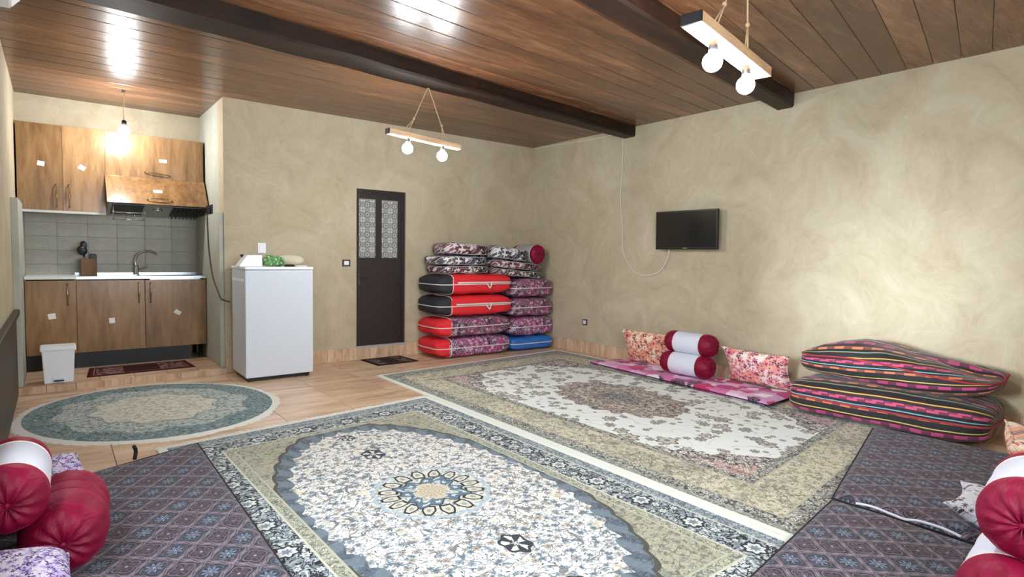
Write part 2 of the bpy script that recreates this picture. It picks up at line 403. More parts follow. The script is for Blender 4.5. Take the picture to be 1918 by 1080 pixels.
def field_ring(g, col, r, th):
    k = 16.0/(2*PI)
    fa = (g.frac(th*k) - 0.5)*(2*PI/16.0)*0.40
    pr = r - 0.395
    pet = g.mx(g.abs(fa)*1.05 + g.mx(pr, 0.0)*0.45, g.abs(pr)*0.72)
    col = g.mix(pet < 0.066, col, '22262c'); col = g.mix(pet < 0.048, col, 'cfcab6')
    col = g.mix(pet < 0.020, col, '9a9c98')
    r2 = r + g.cos(th*4.0)*0.05 + g.cos(th*12.0)*0.03
    col = g.mix(g.band(r2, 0.17, 0.285), col, '5f7282'); col = g.mix(g.line(r2, 0.225, 0.018)*(g.sin(th*16.0) > 0.0), col, 'c7d0d2'); col = g.mix(g.line(r2, 0.285, 0.010), col, '39424c')
    col = g.mix(r + g.cos(th*4.0+PI)*0.03 < 0.15, col, 'cbbfa2')
    col = g.mix(g.line(g.sin(r*90.0)*g.cos(th*8.0), 0.0, 0.22)*(r < 0.135), col, 'a79c86')
    return col
def carpet_far(hx, hy):
    g = G('carpet_ivory_taupe'); uv = g.coord('UV'); x, y, _ = g.sep(uv)
    ax, ay = g.abs(x), g.abs(y); d = g.mn(hx-ax, hy-ay)
    col = lin('e4e9e4')
    n1 = g.noise(uv, 4.2, 1, 0.4, 0.6); col = g.mix(g.line(n1, 0.5, 0.006), col, 'b9b9ae')
    for i, (sc, R, pal) in enumerate(((4.0, 0.26, 'c2beae'), (6.0, 0.24, 'a09c96'), (10.0, 0.22, 'aaa69e'))):
        pt, ht, rm, rn = g.flower(g.comb(x+3.7*i, y-2.2*i, 0.0), sc, 6+i, R, 0.9, 0.16)
        on = rn > (0.35+0.1*i)
        col = g.mix(g.m('MULTIPLY', rm, on), col, '77726f'); col = g.mix(g.m('MULTIPLY', pt, on), col, pal); col = g.mix(g.m('MULTIPLY', ht, on), col, '7a7674')
    # medallion
    r = g.sqrt(x*x*1.3 + y*y*0.62); th = g.atan(y, x)
    med = dense(g, uv, '9a9086', 'c6beb0', '57504f', 'a3887e', 0.75)
    wobb = g.noise(uv, 6.0, 2, 0.5, 1.0)
    e = r + g.cos(th*16.0)*0.03 + (wobb-0.5)*0.12
    col = g.mix(e < 0.58, col, med)
    col = g.mix(g.line(e, 0.36, 0.016), col, 'c4bcab'); col = g.mix(e < 0.17, col, dense(g, uv, '7d7c80', 'a8a7a4', '45454c', '8d8580', 0.9))
    # corner spandrels: dark scroll edge, dusty rose inside
    cx = (hx - 0.55) - ax; cy = (hy - 0.55) - ay
    cor = cx*1.0 + cy*0.62 + g.abs(g.sin(cx*7.0))*0.07 + (wobb-0.5)*0.30
    rose = field(g, uv, lin('b59a8f'), 0.9, ['cdbaae', '96736d', 'ddd5c8'], '5f4b49', 0.5)
    dk = dense(g, uv, 'aaa39c', 'dcdad2', '3b3336', '8b7a74', 0.8)
    col = g.mix(cor < 0.58, col, dk); col = g.mix(cor < 0.36, col, rose)
    edge = dense(g, uv, '9a9b92', 'c6c7ba', '3c3f46', '8c807a', 1.15)
    main = field(g, uv, lin('d0c9b0'), 1.1, ['b0aa94', 'a9a28a', '98998a'], '5f5d55', 0.6)
    mz = g.noise(g.comb(x*0.7, y*0.7, 0.0), 3.2, 3, 0.6)
    main = g.mix(g.sm(mz, 0.52, 0.60)*0.75, main, dense(g, uv, 'a5a18c', 'c9c5ae', '5b5a52', '938f7e', 0.9))
    col = g.mix(d < 0.58, col, edge); col = g.mix(d < 0.50, col, main); col = g.mix(d < 0.205, col, edge)
    col = g.mix(g.line(d, 0.50, 0.006), col, 'b4ae94'); col = g.mix(g.line(d, 0.205, 0.006), col, 'b4ae94')
    col = g.mix(d < 0.10, col, dense(g, uv, '979b90', 'b5b8aa', '5a5e58', '878b80', 1.7))
    col = g.mix((hx-ax) < 0.055, col, 'dfe3d8')
    g.bump(g.noise(uv, 260, 1), 0.25, 0.004)
    return g.out(col, 0.95, spec=0.15, sheen=0.1)
def carpet_oval():
    g = G('carpet_oval_teal'); uv = g.coord('UV'); x, y, _ = g.sep(uv)
    r = g.sqrt(x*x + y*y); th = g.atan(y, x); wb = g.noise(uv, 5.0, 3, 0.6)
    cream = field(g, uv, lin('dad8c8'), 1.3, ['bcc1b6', 'a9b0a8', 'cfc9b4'], '8d9590', 0.4)
    teal = field(g, uv, lin('70868a'), 1.4, ['b9c5c2', '4d6268', '8fa29f'], '33454a', 0.6)
    tw = field(g, uv, lin('b4beba'), 1.3, ['e2e4da', '6f8286', '93a4a2'], '55666a', 0.6)
    sc = r + g.cos(th*10.0)*0.03 + (wb-0.5)*0.10
    col = g.mix(sc > 0.46, cream, tw); col = g.mix(g.line(sc, 0.46, 0.010), col, '8d9a98'); col = g.mix(sc > 0.70, col, teal)
    g.bump(g.noise(uv, 260, 1), 0.25, 0.004)
    M['carpet_oval'] = g.out(col, 0.95, spec=0.15, sheen=0.1)
carpet_oval()
def smallmat(name, ground, orn, edge, hx, hy):
    g = G(name); uv = g.coord('UV'); x, y, _ = g.sep(uv); d = g.mn(hx-g.abs(x), hy-g.abs(y))
    n = g.noise(uv, 14, 2, 0.5, 1.0)
    lob = g.m('MULTIPLY', g.m('GREATER_THAN', n, 0.5), g.band(g.abs(x), hx*0.35, hx*0.85))
    col = g.mix(lob, ground, orn); col = g.mix(d < 0.055, col, edge); col = g.mix(g.line(d, 0.055, 0.006), col, orn)
    M[name] = g.out(col, 0.95, spec=0.2)
smallmat('mat_brown', '3a2a26', '776660', '241a1a', 0.30, 0.26); smallmat('mat_maroon', '3a1a1c', '8a6a66', '45181c', 0.50, 0.27)
def doorpane():
    g = G('lace_glass'); uv = g.coord('UV'); x, y, _ = g.sep(uv)
    fx = g.frac(x*7.6)-0.5; fy = g.frac(y*7.6)-0.5
    r = g.sqrt(fx*fx+fy*fy); th = g.atan(fy, fx)
    col = g.mix(g.noise(uv, 22, 2), 'a3a19b', 'd6d6d2')
    col = g.mix(g.line(r + g.cos(th*8.0)*0.04, 0.40, 0.05), col, '6f8a80')
    col = g.mix(g.line(r, 0.27, 0.05), col, '8a5f66'); col = g.mix(r < (g.cos(th*6.0)*0.05+0.16), col, '86a79a'); col = g.mix(r < 0.06, col, '4e4a52')
    col = g.mix((g.mx(g.abs(fx), g.abs(fy))) > 0.46, col, '8d8791')
    M['lace_glass'] = g.out(col, 0.25)
doorpane()

# ================================================================== mesh helpers
def mesh_obj(name, verts, faces, mat, parent=None, uvs=None, smooth=False, loc=None):
    me = bpy.data.meshes.new(name); me.from_pydata([tuple(v) for v in verts], [], faces)
    if uvs is not None:
        ul = me.uv_layers.new(name='UVMap')
        for lp in me.loops: ul.data[lp.index].uv = uvs[lp.vertex_index]
    if smooth: me.polygons.foreach_set('use_smooth', [True]*len(me.polygons))
    if mat: me.materials.append(M[mat] if isinstance(mat, str) else mat)
    me.update()
    o = bpy.data.objects.new(name, me); COL.objects.link(o)
    if parent: o.parent = parent
    if loc: o.location = loc
    return o
def bm_obj(name, bm, mat, parent=None, smooth=False, loc=None):
    bmesh.ops.recalc_face_normals(bm, faces=bm.faces)
    me = bpy.data.meshes.new(name); bm.to_mesh(me); bm.free()
    if smooth: me.polygons.foreach_set('use_smooth', [True]*len(me.polygons))
    me.materials.append(M[mat] if isinstance(mat, str) else mat)
    o = bpy.data.objects.new(name, me); COL.objects.link(o)
    if parent: o.parent = parent
    if loc: o.location = loc
    return o
def boxes(name, bs, mat, parent=None, bevel=0.0, loc=None):
    """bs: list of (x0,x1,y0,y1,z0,z1) belonging to ONE part"""
    bm = bmesh.new()
    for (x0, x1, y0, y1, z0, z1) in bs:
        vs = [bm.verts.new((x, y, z)) for x in (x0, x1) for y in (y0, y1) for z in (z0, z1)]
        for f in ((0, 1, 3, 2), (4, 6, 7, 5), (0, 4, 5, 1), (2, 3, 7, 6), (0, 2, 6, 4), (1, 5, 7, 3)): bm.faces.new([vs[i] for i in f])
    if bevel: bmesh.ops.bevel(bm, geom=list(bm.edges), offset=bevel, segments=2, affect='EDGES', profile=0.6)
    return bm_obj(name, bm, mat, parent, False, loc)
def hexa(name, bottom, top, mat, parent=None, bevel=0.0):
    bm = bmesh.new(); b = [bm.verts.new(p) for p in bottom]; t = [bm.verts.new(p) for p in top]; n = len(b)
    bm.faces.new(b[::-1]); bm.faces.new(t)
    for i in range(n): bm.faces.new((b[i], b[(i+1) % n], t[(i+1) % n], t[i]))
    if bevel: bmesh.ops.bevel(bm, geom=list(bm.edges), offset=bevel, segments=2, affect='EDGES', profile=0.6)
    return bm_obj(name, bm, mat, parent)
def tube(name, pts, r, mat, parent=None, seg=8, closed=False, smooth=True, rs=None):
    pts = [Vector(p) for p in pts]; n = len(pts); V = []; F = []
    up = Vector((0, 0, 1)); prev = None
    for i, p in enumerate(pts):
        a = pts[(i-1) % n] if (closed or i > 0) else p; b = pts[(i+1) % n] if (closed or i < n-1) else p
        t = (b-a).normalized()
        if prev is None:
            nrm = t.cross(up)
            if nrm.length < 1e-3: nrm = t.cross(Vector((1, 0, 0)))
        else: nrm = prev - t*prev.dot(t)
        nrm.normalize(); prev = nrm; bn = t.cross(nrm); rad = rs[i] if rs else r
        for k in range(seg): V.append(p + (nrm*math.cos(2*PI*k/seg) + bn*math.sin(2*PI*k/seg))*rad)
    for i in range(n if closed else n-1):
        for k in range(seg): F.append((i*seg+k, i*seg+(k+1) % seg, ((i+1) % n)*seg+(k+1) % seg, ((i+1) % n)*seg+k))
    if not closed: F.append(tuple(range(seg))[::-1]); F.append(tuple((n-1)*seg+k for k in range(seg)))
    return mesh_obj(name, V, F, mat, parent, None, smooth)
def lathe(name, prof, mat, parent=None, seg=24, axis='Z', loc=(0, 0, 0), smooth=True):
    """prof: list of (radius, height along axis)"""
    V = []; F = []; n = len(prof); L = Vector(loc)
    for r, h in prof:
        for k in range(seg):
            c, s = math.cos(2*PI*k/seg)*r, math.sin(2*PI*k/seg)*r
            V.append(L + Vector({'Z': (c, s, h), 'X': (h, c, s), 'Y': (s, h, c)}[axis]))
    for i in range(n-1):
        for k in range(seg): F.append((i*seg+k, i*seg+(k+1) % seg, (i+1)*seg+(k+1) % seg, (i+1)*seg+k))
    F.append(tuple(range(seg))[::-1]); F.append(tuple((n-1)*seg+k for k in range(seg)))
    return mesh_obj(name, V, F, mat, parent, None, smooth)
def catmull(pts, k=6):
    P = [Vector(p) for p in pts]; out = []
    for i in range(len(P)-1):
        a, b, c, d = P[max(i-1, 0)], P[i], P[i+1], P[min(i+2, len(P)-1)]
        for j in range(k):
            t = j/k; out.append(0.5*((2*b) + (c-a)*t + (2*a-5*b+4*c-d)*t*t + (3*b-a-3*c+d)*t**3))
    out.append(P[-1]); return out
def thing(name, label, cat, loc=(0, 0, 0), rz=0.0, group=None, rot=None):
    o = bpy.data.objects.new(name, None); COL.objects.link(o); o.empty_display_size = 0.1
    o.location = loc; o.rotation_euler = rot if rot else (0, 0, rz)
    return tag(o, label, cat, group)
def tag(o, label, cat, group=None):
    o['label'] = label; o['category'] = cat
    if group: o['group'] = group
    return o
def struct(o): o['kind'] = 'structure'; return o
def stuff(o): o['kind'] = 'stuff'; return o
def cubesphere(n):
    V = []; F = []; idx = {}
    def vid(p):
        k = tuple(round(c*n) for c in p)
        if k not in idx: idx[k] = len(V); V.append(Vector(p))
        return idx[k]
    for ax in range(3):
        for sg in (-1, 1):
            for i in range(n):
                for j in range(n):
                    q = []
                    for (a, b) in ((i, j), (i+1, j), (i+1, j+1), (i, j+1)):
                        p = [0, 0, 0]; p[ax] = sg; p[(ax+1) % 3] = -1+2*a/n; p[(ax+2) % 3] = -1+2*b/n
                        q.append(vid(p))
                    F.append(tuple(q if sg > 0 else q[::-1]))
    return V, F
_CS = {}
def soft(a, b, c, e=4.5, px=0.0, py=0.0, amp=0.012, freq=6.0, seed=0.0, n=18, sag=None):
    """soft stuffed box: half sizes, squareness, pinch of the edges towards the mid seam, wrinkles"""
    if n not in _CS: _CS[n] = cubesphere(n)
    V0, F = _CS[n]; V = []
    def mp(d, bumpy=True):
        t = Vector([math.copysign(abs(math.sin(k*PI/2))**1.0, k) for k in d])
        r = (abs(t.x)**e + abs(t.y)**e + abs(t.z)**e)**(-1.0/e); t = t*r
        z = t.z * (1-px*abs(t.x)**5) * (1-py*abs(t.y)**5)
        p = Vector((t.x*a, t.y*b, z*c))
        if bumpy and amp:
            nv = mnoise.noise(Vector((p.x*freq+seed, p.y*freq, p.z*freq-seed))) + 0.5*mnoise.noise(Vector((p.x*freq*2.3-seed, p.y*freq*2.3, p.z*freq*2.3)))
            p += t.normalized()*nv*amp
        if sag: p = sag(p)
        return p
    for d in V0: V.append(mp(d))
    def seam(z=0.0, k=64):
        out = []
        for i in range(k):
            th = 2*PI*i/k; d = Vector((math.cos(th), math.sin(th), 0)); d /= max(abs(d.x), abs(d.y)); d.z = z
            out.append(mp(d)*1.006)
        return out
    return V, F, seam
def split_obj(V, F, pred, names, mats, parent):
    res = []
    for want, nm, mt in zip((True, False), names, mats):
        fs = [f for f in F if bool(pred(sum((V[i] for i in f), Vector())/len(f))) == want]
        used = sorted({i for f in fs for i in f}); mp = {v: k for k, v in enumerate(used)}
        res.append(mesh_obj(nm, [V[i] for i in used], [tuple(mp[i] for i in f) for f in fs], mt, parent, None, True))
    return res
def pillow_mesh(a, b, c, n=22, seed=0.0, ear=0.10, amp=0.012):
    """a x b cushion, thickness c (half sizes), pinched corners; both faces in one mesh"""
    V = []; F = []; idx = {}
    def pt(i, j, sg):
        s = -1+2*i/n; t = -1+2*j/n
        pull = 1-ear*(1-abs(s)**2)*abs(t)**3; pull2 = 1-ear*(1-abs(t)**2)*abs(s)**3
        x = s*a*pull2; y = t*b*pull
        h = c*((1-abs(s)**2.6)*(1-abs(t)**2.6))**0.45 if abs(s) < 1 and abs(t) < 1 else 0.0
        nz = mnoise.noise(Vector((x*9+seed, y*9, sg*3.0+seed)))*amp*(h/c if c else 0)
        return Vector((x, y, sg*h + nz))
    for sg in (1, -1):
        for i in range(n+1):
            for j in range(n+1):
                key = (i, j, 0 if (i in (0, n) or j in (0, n)) else sg)
                if key not in idx: idx[key] = len(V); V.append(pt(i, j, sg))
    g = lambda i, j, sg: idx[(i, j, 0 if (i in (0, n) or j in (0, n)) else sg)]
    for sg in (1, -1):
        for i in range(n):
            for j in range(n):
                f = (g(i, j, sg), g(i+1, j, sg), g(i+1, j+1, sg), g(i, j+1, sg)); F.append(f if sg > 0 else f[::-1])
    uv = [(v.x, v.y) for v in V]
    rim = [pt(i, 0, 1) for i in range(n)] + [pt(n, j, 1) for j in range(n)] + [pt(n-i, n, 1) for i in range(n)] + [pt(0, n-j, 1) for j in range(n)]
    return V, F, uv, rim

# ================================================================== the room
boxes_ = boxes
# floor slab and wood-look tiles
floor = struct(boxes('floor', [(LX-0.4, 0.4, FY-0.4, 0.0, -0.12, -0.006)], 'grout'))
tm = None
def tile_grid(parent, x0, x1, y0, y1, sx, sy, z, mat, name='tile', th=0.008, joint=0.004, ox=0.0, oy=0.0):
    cache = {}
    xs = [x0]; v = x0+ox if ox else x0+sx
    while v < x1-1e-4: xs.append(v); v += sx
    xs.append(x1)
    ys = [y0]; v = y0+oy if oy else y0+sy
    while v < y1-1e-4: ys.append(v); v += sy
    ys.append(y1)
    for i in range(len(xs)-1):
        for j in range(len(ys)-1):
            w = xs[i+1]-xs[i]-joint; d = ys[j+1]-ys[j]-joint; key = (round(w, 4), round(d, 4))
            if key not in cache:
                b = 0.002
                lo = [(-w/2, -d/2), (w/2, -d/2), (w/2, d/2), (-w/2, d/2)]; hi = [(-w/2+b, -d/2+b), (w/2-b, -d/2+b), (w/2-b, d/2-b), (-w/2+b, d/2-b)]
                V = [(x, y, -th) for x, y in lo] + [(x, y, -b) for x, y in lo] + [(x, y, 0) for x, y in hi]
                F = [(0, 1, 5, 4), (1, 2, 6, 5), (2, 3, 7, 6), (3, 0, 4, 7), (4, 5, 9, 8), (5, 6, 10, 9), (6, 7, 11, 10), (7, 4, 8, 11), (8, 9, 10, 11)]
                o = mesh_obj(name, V, F, mat, parent); cache[key] = o.data
            else:
                o = bpy.data.objects.new(name, cache[key]); COL.objects.link(o); o.parent = parent
            o.location = ((xs[i]+xs[i+1])/2, (ys[j]+ys[j+1])/2, z)
tile_grid(floor, LX, 0.0, FY, 0.0, 0.6, 0.6, 0.0, 'floor_tile_wood', ox=0.6-(-LX-3.955) % 0.6, oy=0.4)

# walls
DX0, DX1, DZ0, DZ1 = -2.945, -2.235, 0.155, 2.235
struct(boxes('wall_back', [(AX, DX0, 0, 0.25, -0.1, HC+0.1), (DX1, 0.3, 0, 0.25, -0.1, HC+0.1), (DX0, DX1, 0, 0.25, DZ1, HC+0.1), (DX0, DX1, 0, 0.25, -0.1, DZ0)], 'plaster'))
struct(boxes('wall_right', [(0, 0.3, FY-0.4, 0.0, -0.1, HC+0.1)], 'plaster'))
struct(boxes('wall_alcove_right', [(AX, AX+0.25, 0.25, AY, -0.1, HC+0.1), (AX-0.045, AX, 0.02, AY, 0.0, 1.83)], 'plaster_side', bevel=0.004))
struct(boxes('wall_alcove_back', [(LX-0.3, AX+0.25, AY, AY+0.25, -0.1, HC+0.1)], 'plaster'))
wy0, wy1, wz0, wz1 = WL
struct(boxes('wall_left', [(LX-0.4, LX, wy1, AY, -0.1, HC+0.1), (LX-0.4, LX, FY-0.4, wy0, -0.1, HC+0.1), (LX-0.4, LX, wy0, wy1, -0.1, wz0), (LX-0.4, LX, wy0, wy1, wz1, HC+0.1)], 'plaster'))
struct(boxes('wall_alcove_left', [(LX, LX+0.055, 0.0, AY, 0.0, 1.87)], 'plaster_side', bevel=0.004))
fx0, fx1, fz0, fz1 = WF
struct(boxes('wall_front', [(LX-0.4, fx0, FY-0.4, FY, -0.1, HC+0.1), (fx1, 0.3, FY-0.4, FY, -0.1, HC+0.1), (fx0, fx1, FY-0.4, FY, -0.1, fz0), (fx0, fx1, FY-0.4, FY, fz1, HC+0.1)], 'plaster'))
# windows behind and beside the camera
w = struct(boxes('window_1', [(LX-0.30, LX-0.24, wy0, wy1, wz0, wz0+0.06), (LX-0.30, LX-0.24, wy0, wy1, wz1-0.06, wz1), (LX-0.30, LX-0.24, wy0, wy0+0.06, wz0, wz1), (LX-0.30, LX-0.24, wy1-0.06, wy1, wz0, wz1)], 'window_paint'))
boxes('pane', [(LX-0.272, LX-0.268, wy0+0.05, wy1-0.05, wz0+0.05, wz1-0.05)], 'window_glass', w)
w = struct(boxes('window_2', [(fx0, fx1, FY-0.30, FY-0.24, fz0, fz0+0.06), (fx0, fx1, FY-0.30, FY-0.24, fz1-0.06, fz1)] + [(x, x+0.06, FY-0.30, FY-0.24, fz0, fz1) for x in (fx0, fx0+0.92, fx1-0.06)], 'window_paint'))
for k in range(2):
    xa = fx0+0.055+k*0.92; boxes('pane', [(xa, xa+0.87, FY-0.272, FY-0.268, fz0+0.05, fz1-0.05)], 'window_glass', w)
# dado panelling and rail on the left wall
dado = struct(boxes('trim_1', [(LX, LX+0.02, FY, -0.02, 0.0, 0.76)], 'dado_wood'))
boxes('rail', [(LX, LX+0.045, FY, -0.005, 0.76, 0.815)], 'dado_wood', dado, 0.006)

# ceiling: slab and boards fanning slightly with the beams
ceil = struct(boxes('ceiling', [(LX-0.4, 0.4, FY-0.4, AY+0.3, HC+0.012, HC+0.2)], 'ceiling_gap'))
def board(yr0, yr1, yl0, yl1, xr=0.0, xl=LX):
    gp = 0.0018; b = 0.006; z = HC; V = []
    for dz, s in ((0.014, 0), (b*0.5, 0), (0.0, b)):
        V += [(xl, yl0+gp+s, z+dz), (xr, yr0+gp+s, z+dz), (xr, yr1-gp-s, z+dz), (xl, yl1-gp-s, z+dz)]
    F = [(4, 5, 1, 0), (5, 6, 2, 1), (6, 7, 3, 2), (7, 4, 0, 3), (8, 9, 5, 4), (9, 10, 6, 5), (10, 11, 7, 6), (11, 8, 4, 7), (11, 10, 9, 8)]
    mesh_obj('ceiling_board', V, F, 'ceiling_wood', ceil)
sl = lambda y: y*(1+0.04*6.35) if y < 0 else y
y = 0.0
while y < AY-0.01: y2 = min(y+0.19, AY); board(y, y2, y, y2, AX, LX) ; y = y2
y = 0.0
while y > FY+0.01:
    y2 = max(y-0.2, FY)
    l1, l2 = max(sl(y2), FY), max(sl(y), FY)
    if l2-l1 > 0.03: board(y2, y, l1, l2)
    else:            # boards cut off by the front wall
        xe = LX*(FY-y)/(sl(y)-y) if sl(y) != y else LX
        board(y2, y, FY-0.01, FY+0.02, 0.0, max(LX, xe))
    y = y2

def beam(name, label, c0, c1, z0, seed):
    """hewn beam from the right wall (c0: far y, near y) to the left wall (c1)"""
    V = []; F = []; N = 40
    for i in range(N+1):
        t = i/N; x = RX+0.0 + (LX-RX)*t
        yf = c0[0]+(c1[0]-c0[0])*t; yn = c0[1]+(c1[1]-c0[1])*t
        w1 = mnoise.noise(Vector((x*1.3, seed, 0)))*0.012; w2 = mnoise.noise(Vector((x*1.7, seed+5, 0)))*0.012; w3 = mnoise.noise(Vector((x*2.1, seed+9, 0)))*0.008
        ch = 0.018
        for (yy, zz) in ((yf+w1, HC+0.01), (yf+w1, z0+ch+w3), (yf-ch+w1, z0+w3), (yn+ch+w2, z0+w3), (yn+w2, z0+ch+w3), (yn+w2, HC+0.01)): V.append((x, yy, zz))
    for i in range(N):
        for k in range(6): F.append((i*6+k, i*6+(k+1) % 6, (i+1)*6+(k+1) % 6, (i+1)*6+k))
    F.append(tuple(range(6))[::-1]); F.append(tuple(N*6+k for k in range(6)))
    o = mesh_obj(name, V, F, 'beam_wood'); return tag(o, label, 'beam')
b1 = beam('ceiling_beam', 'dark hewn wooden ceiling beam closest to the wall with the brown door', (-1.90, -2.10), (-2.50, -2.88), 2.985, 1.0)
b2 = beam('ceiling_beam', 'dark hewn wooden ceiling beam farther from the brown door, ending above the striped bundle side of the wall', (-4.00, -4.19), (-4.97, -5.24), 2.975, 7.0)
b2['label'] = 'dark hewn wooden ceiling beam behind the lamp bar with the brighter underside'
b1['label'] = 'dark hewn wooden ceiling beam whose end sits above the white television cable'
bm_ = boxes('repair_board', [(-2.75, -0.55, -0.012, 0.0, 0.0, 0.075)], 'beam_wood', b1); bm_.location = (0.0, -2.105, 3.03); bm_.rotation_euler = (0, 0, math.atan2(0.78, 6.35))

# baseboards: upright wood-look tiles
def base_run(name, p0, p1, h, n, side):
    x0, y0 = p0; x1, y1 = p1; L = math.hypot(x1-x0, y1-y0)
    dx, dy = (x1-x0)/L, (y1-y0)/L; th = 0.012; nx, ny = side
    root = struct(hexa(name, [(x0, y0, 0), (x1, y1, 0), (x1+nx*0.006, y1+ny*0.006, 0), (x0+nx*0.006, y0+ny*0.006, 0)], [(x0, y0, h-0.004), (x1, y1, h-0.004), (x1+nx*0.006, y1+ny*0.006, h-0.004), (x0+nx*0.006, y0+ny*0.006, h-0.004)], 'grout'))
    e = L/n
    for i in range(n):
        a = i*e+0.002; b = (i+1)*e-0.002
        q = [(x0+dx*a+nx*0.004, y0+dy*a+ny*0.004), (x0+dx*b+nx*0.004, y0+dy*b+ny*0.004), (x0+dx*b+nx*th, y0+dy*b+ny*th), (x0+dx*a+nx*th, y0+dy*a+ny*th)]
        hexa('tile', [(u, v, 0.001) for u, v in q], [(u, v, h) for u, v in q], 'base_tile_wood', root, 0.0015)
    return root
base_run('baseboard_back', (AX, 0), (DX0, 0), 0.165, 8, (0, -1)); base_run('baseboard_door', (DX0, 0), (DX1, 0), 0.145, 4, (0, -1))
base_run('baseboard_back_right', (DX1, 0), (0, 0), 0.165, 10, (0, -1)); base_run('baseboard_right', (0, -0.013), (0, FY), 0.175, 36, (-1, 0))

# kitchen step
step = struct(boxes('floor_step', [(LX, AX, -0.055, AY, -0.05, 0.066)], 'grout'))
tile_grid(step, LX+0.055, AX-0.045, -0.062, AY, 0.3, 0.3, 0.075, 'floor_tile_wood')
for i in range(8):
    xa = LX+i*(AX-LX)/8; boxes('riser_tile', [(xa+0.002, xa+(AX-LX)/8-0.002, -0.064, -0.055, 0.0, 0.066)], 'base_tile_wood', step)
# alcove backsplash tiles
bs = struct(boxes('wall_backsplash', [(LX+0.055, AX-0.045, AY-0.008, AY, 1.05, 1.86)], 'backsplash_joint'))
cach = None
nx_, nz_ = 6, 5
for i in range(nx_):
    for j in range(nz_):
        W_ = (AX-LX-0.10)/nx_; H_ = 0.80/nz_; ofs = 0
        x0 = LX+0.055+i*W_; z0 = 1.055+j*H_
        if cach is None:
            o = boxes('tile', [(-W_/2+0.002, W_/2-0.002, -0.006, 0.0, -H_/2+0.002, H_/2-0.002)], 'backsplash_tile', bs, 0.001); cach = o.data
        else: o = bpy.data.objects.new('tile', cach); COL.objects.link(o); o.parent = bs
        o.location = (x0+W_/2, AY-0.006, z0+H_/2)

# door
door = struct(boxes('door_1', [(DX0, DX0+0.03, 0.03, 0.09, DZ0, DZ1), (DX1-0.045, DX1, 0.03, 0.09, DZ0, DZ1), (DX0+0.03, DX1-0.045, 0.03, 0.09, DZ1-0.05, DZ1)], 'door_paint'))
boxes('threshold', [(DX0, DX1, 0.0, 0.13, DZ0-0.002, DZ0+0.018)], 'grey_fabric', door)
l0, l1 = DX0+0.03, DX1-0.045
pz0, pz1 = 1.335, 2.12
leaf = boxes('leaf', [(l0, l1, 0.045, 0.08, DZ0+0.02, pz0), (l0, l1, 0.045, 0.08, pz1, DZ1-0.05), (l0, l0+0.015, 0.045, 0.08, pz0, pz1), (l1-0.045, l1, 0.045, 0.08, pz0, pz1), ((l0+l1)/2-0.05, (l0+l1)/2+0.02, 0.045, 0.08, pz0, pz1)], 'door_paint', door)
for (xa, xb) in ((l0+0.015, (l0+l1)/2-0.05), ((l0+l1)/2+0.02, l1-0.045)):
    V = [(xa, 0.062, pz0), (xb, 0.062, pz0), (xb, 0.062, pz1), (xa, 0.062, pz1), (xa, 0.068, pz0), (xb, 0.068, pz0), (xb, 0.068, pz1), (xa, 0.068, pz1)]
    mesh_obj('pane', V, [(0, 1, 2, 3), (7, 6, 5, 4), (0, 4, 5, 1), (1, 5, 6, 2), (2, 6, 7, 3), (3, 7, 4, 0)], 'lace_glass', leaf, [(v[0]+0.07, v[2]) for v in V])
    boxes('glazing_bead', [(xa-0.008, xa+0.006, 0.040, 0.062, pz0-0.008, pz1+0.008), (xb-0.006, xb+0.008, 0.040, 0.062, pz0-0.008, pz1+0.008), (xa+0.006, xb-0.006, 0.040, 0.062, pz0-0.008, pz0+0.006), (xa+0.006, xb-0.006, 0.040, 0.062, pz1-0.006, pz1+0.008)], 'door_paint', leaf)
boxes('lock_plate', [(l0+0.012, l0+0.04, 0.040, 0.046, 0.98, 1.14)], 'switch_dark', leaf, 0.002)
tube('handle', catmull([(l0+0.026, 0.045, 1.09), (l0+0.026, 0.0, 1.09), (l0+0.05, -0.012, 1.088), (l0+0.14, -0.012, 1.08)]), 0.009, 'switch_dark', leaf)
for z in (0.45, 1.0, 1.9): lathe('hinge', [(0.009, -0.05), (0.009, 0.05)], 'door_paint', door, 10, 'Z', (l1+0.004, 0.036, z))

# ================================================================== kitchen
def arch_handle(parent, p0, p1, out, mat='bronze', r=0.0075):
    """bow handle between two feet; out = unit vector away from the door"""
    p0, p1, out = Vector(p0), Vector(p1), Vector(out); m = p1-p0
    pts = catmull([p0, p0+out*0.022+m*0.03, p0+out*0.032+m*0.25, p0+out*0.034+m*0.5, p0+out*0.032+m*0.75, p1+out*0.022-m*0.03, p1], 5)
    rs = [r*(1.0+0.35*math.cos(4*PI*i/(len(pts)-1))) for i in range(len(pts))]
    h = tube('handle', pts, r, mat, parent, 8, rs=rs)
    return h
def sticker(parent, c, w, h, rot, y):
    V = []
    for (a, b) in ((-w/2, -h/2), (w/2, -h/2), (w/2, h/2), (-w/2, h/2)):
        V.append((c[0]+a*math.cos(rot)-b*math.sin(rot), y, c[1]+a*math.sin(rot)+b*math.cos(rot)))
    V += [(v[0], y+0.0015, v[2]) for v in V]
    return mesh_obj('sticker', V, [(0, 1, 2, 3), (7, 6, 5, 4), (0, 4, 5, 1), (1, 5, 6, 2), (2, 6, 7, 3), (3, 7, 4, 0)], 'paper', parent)

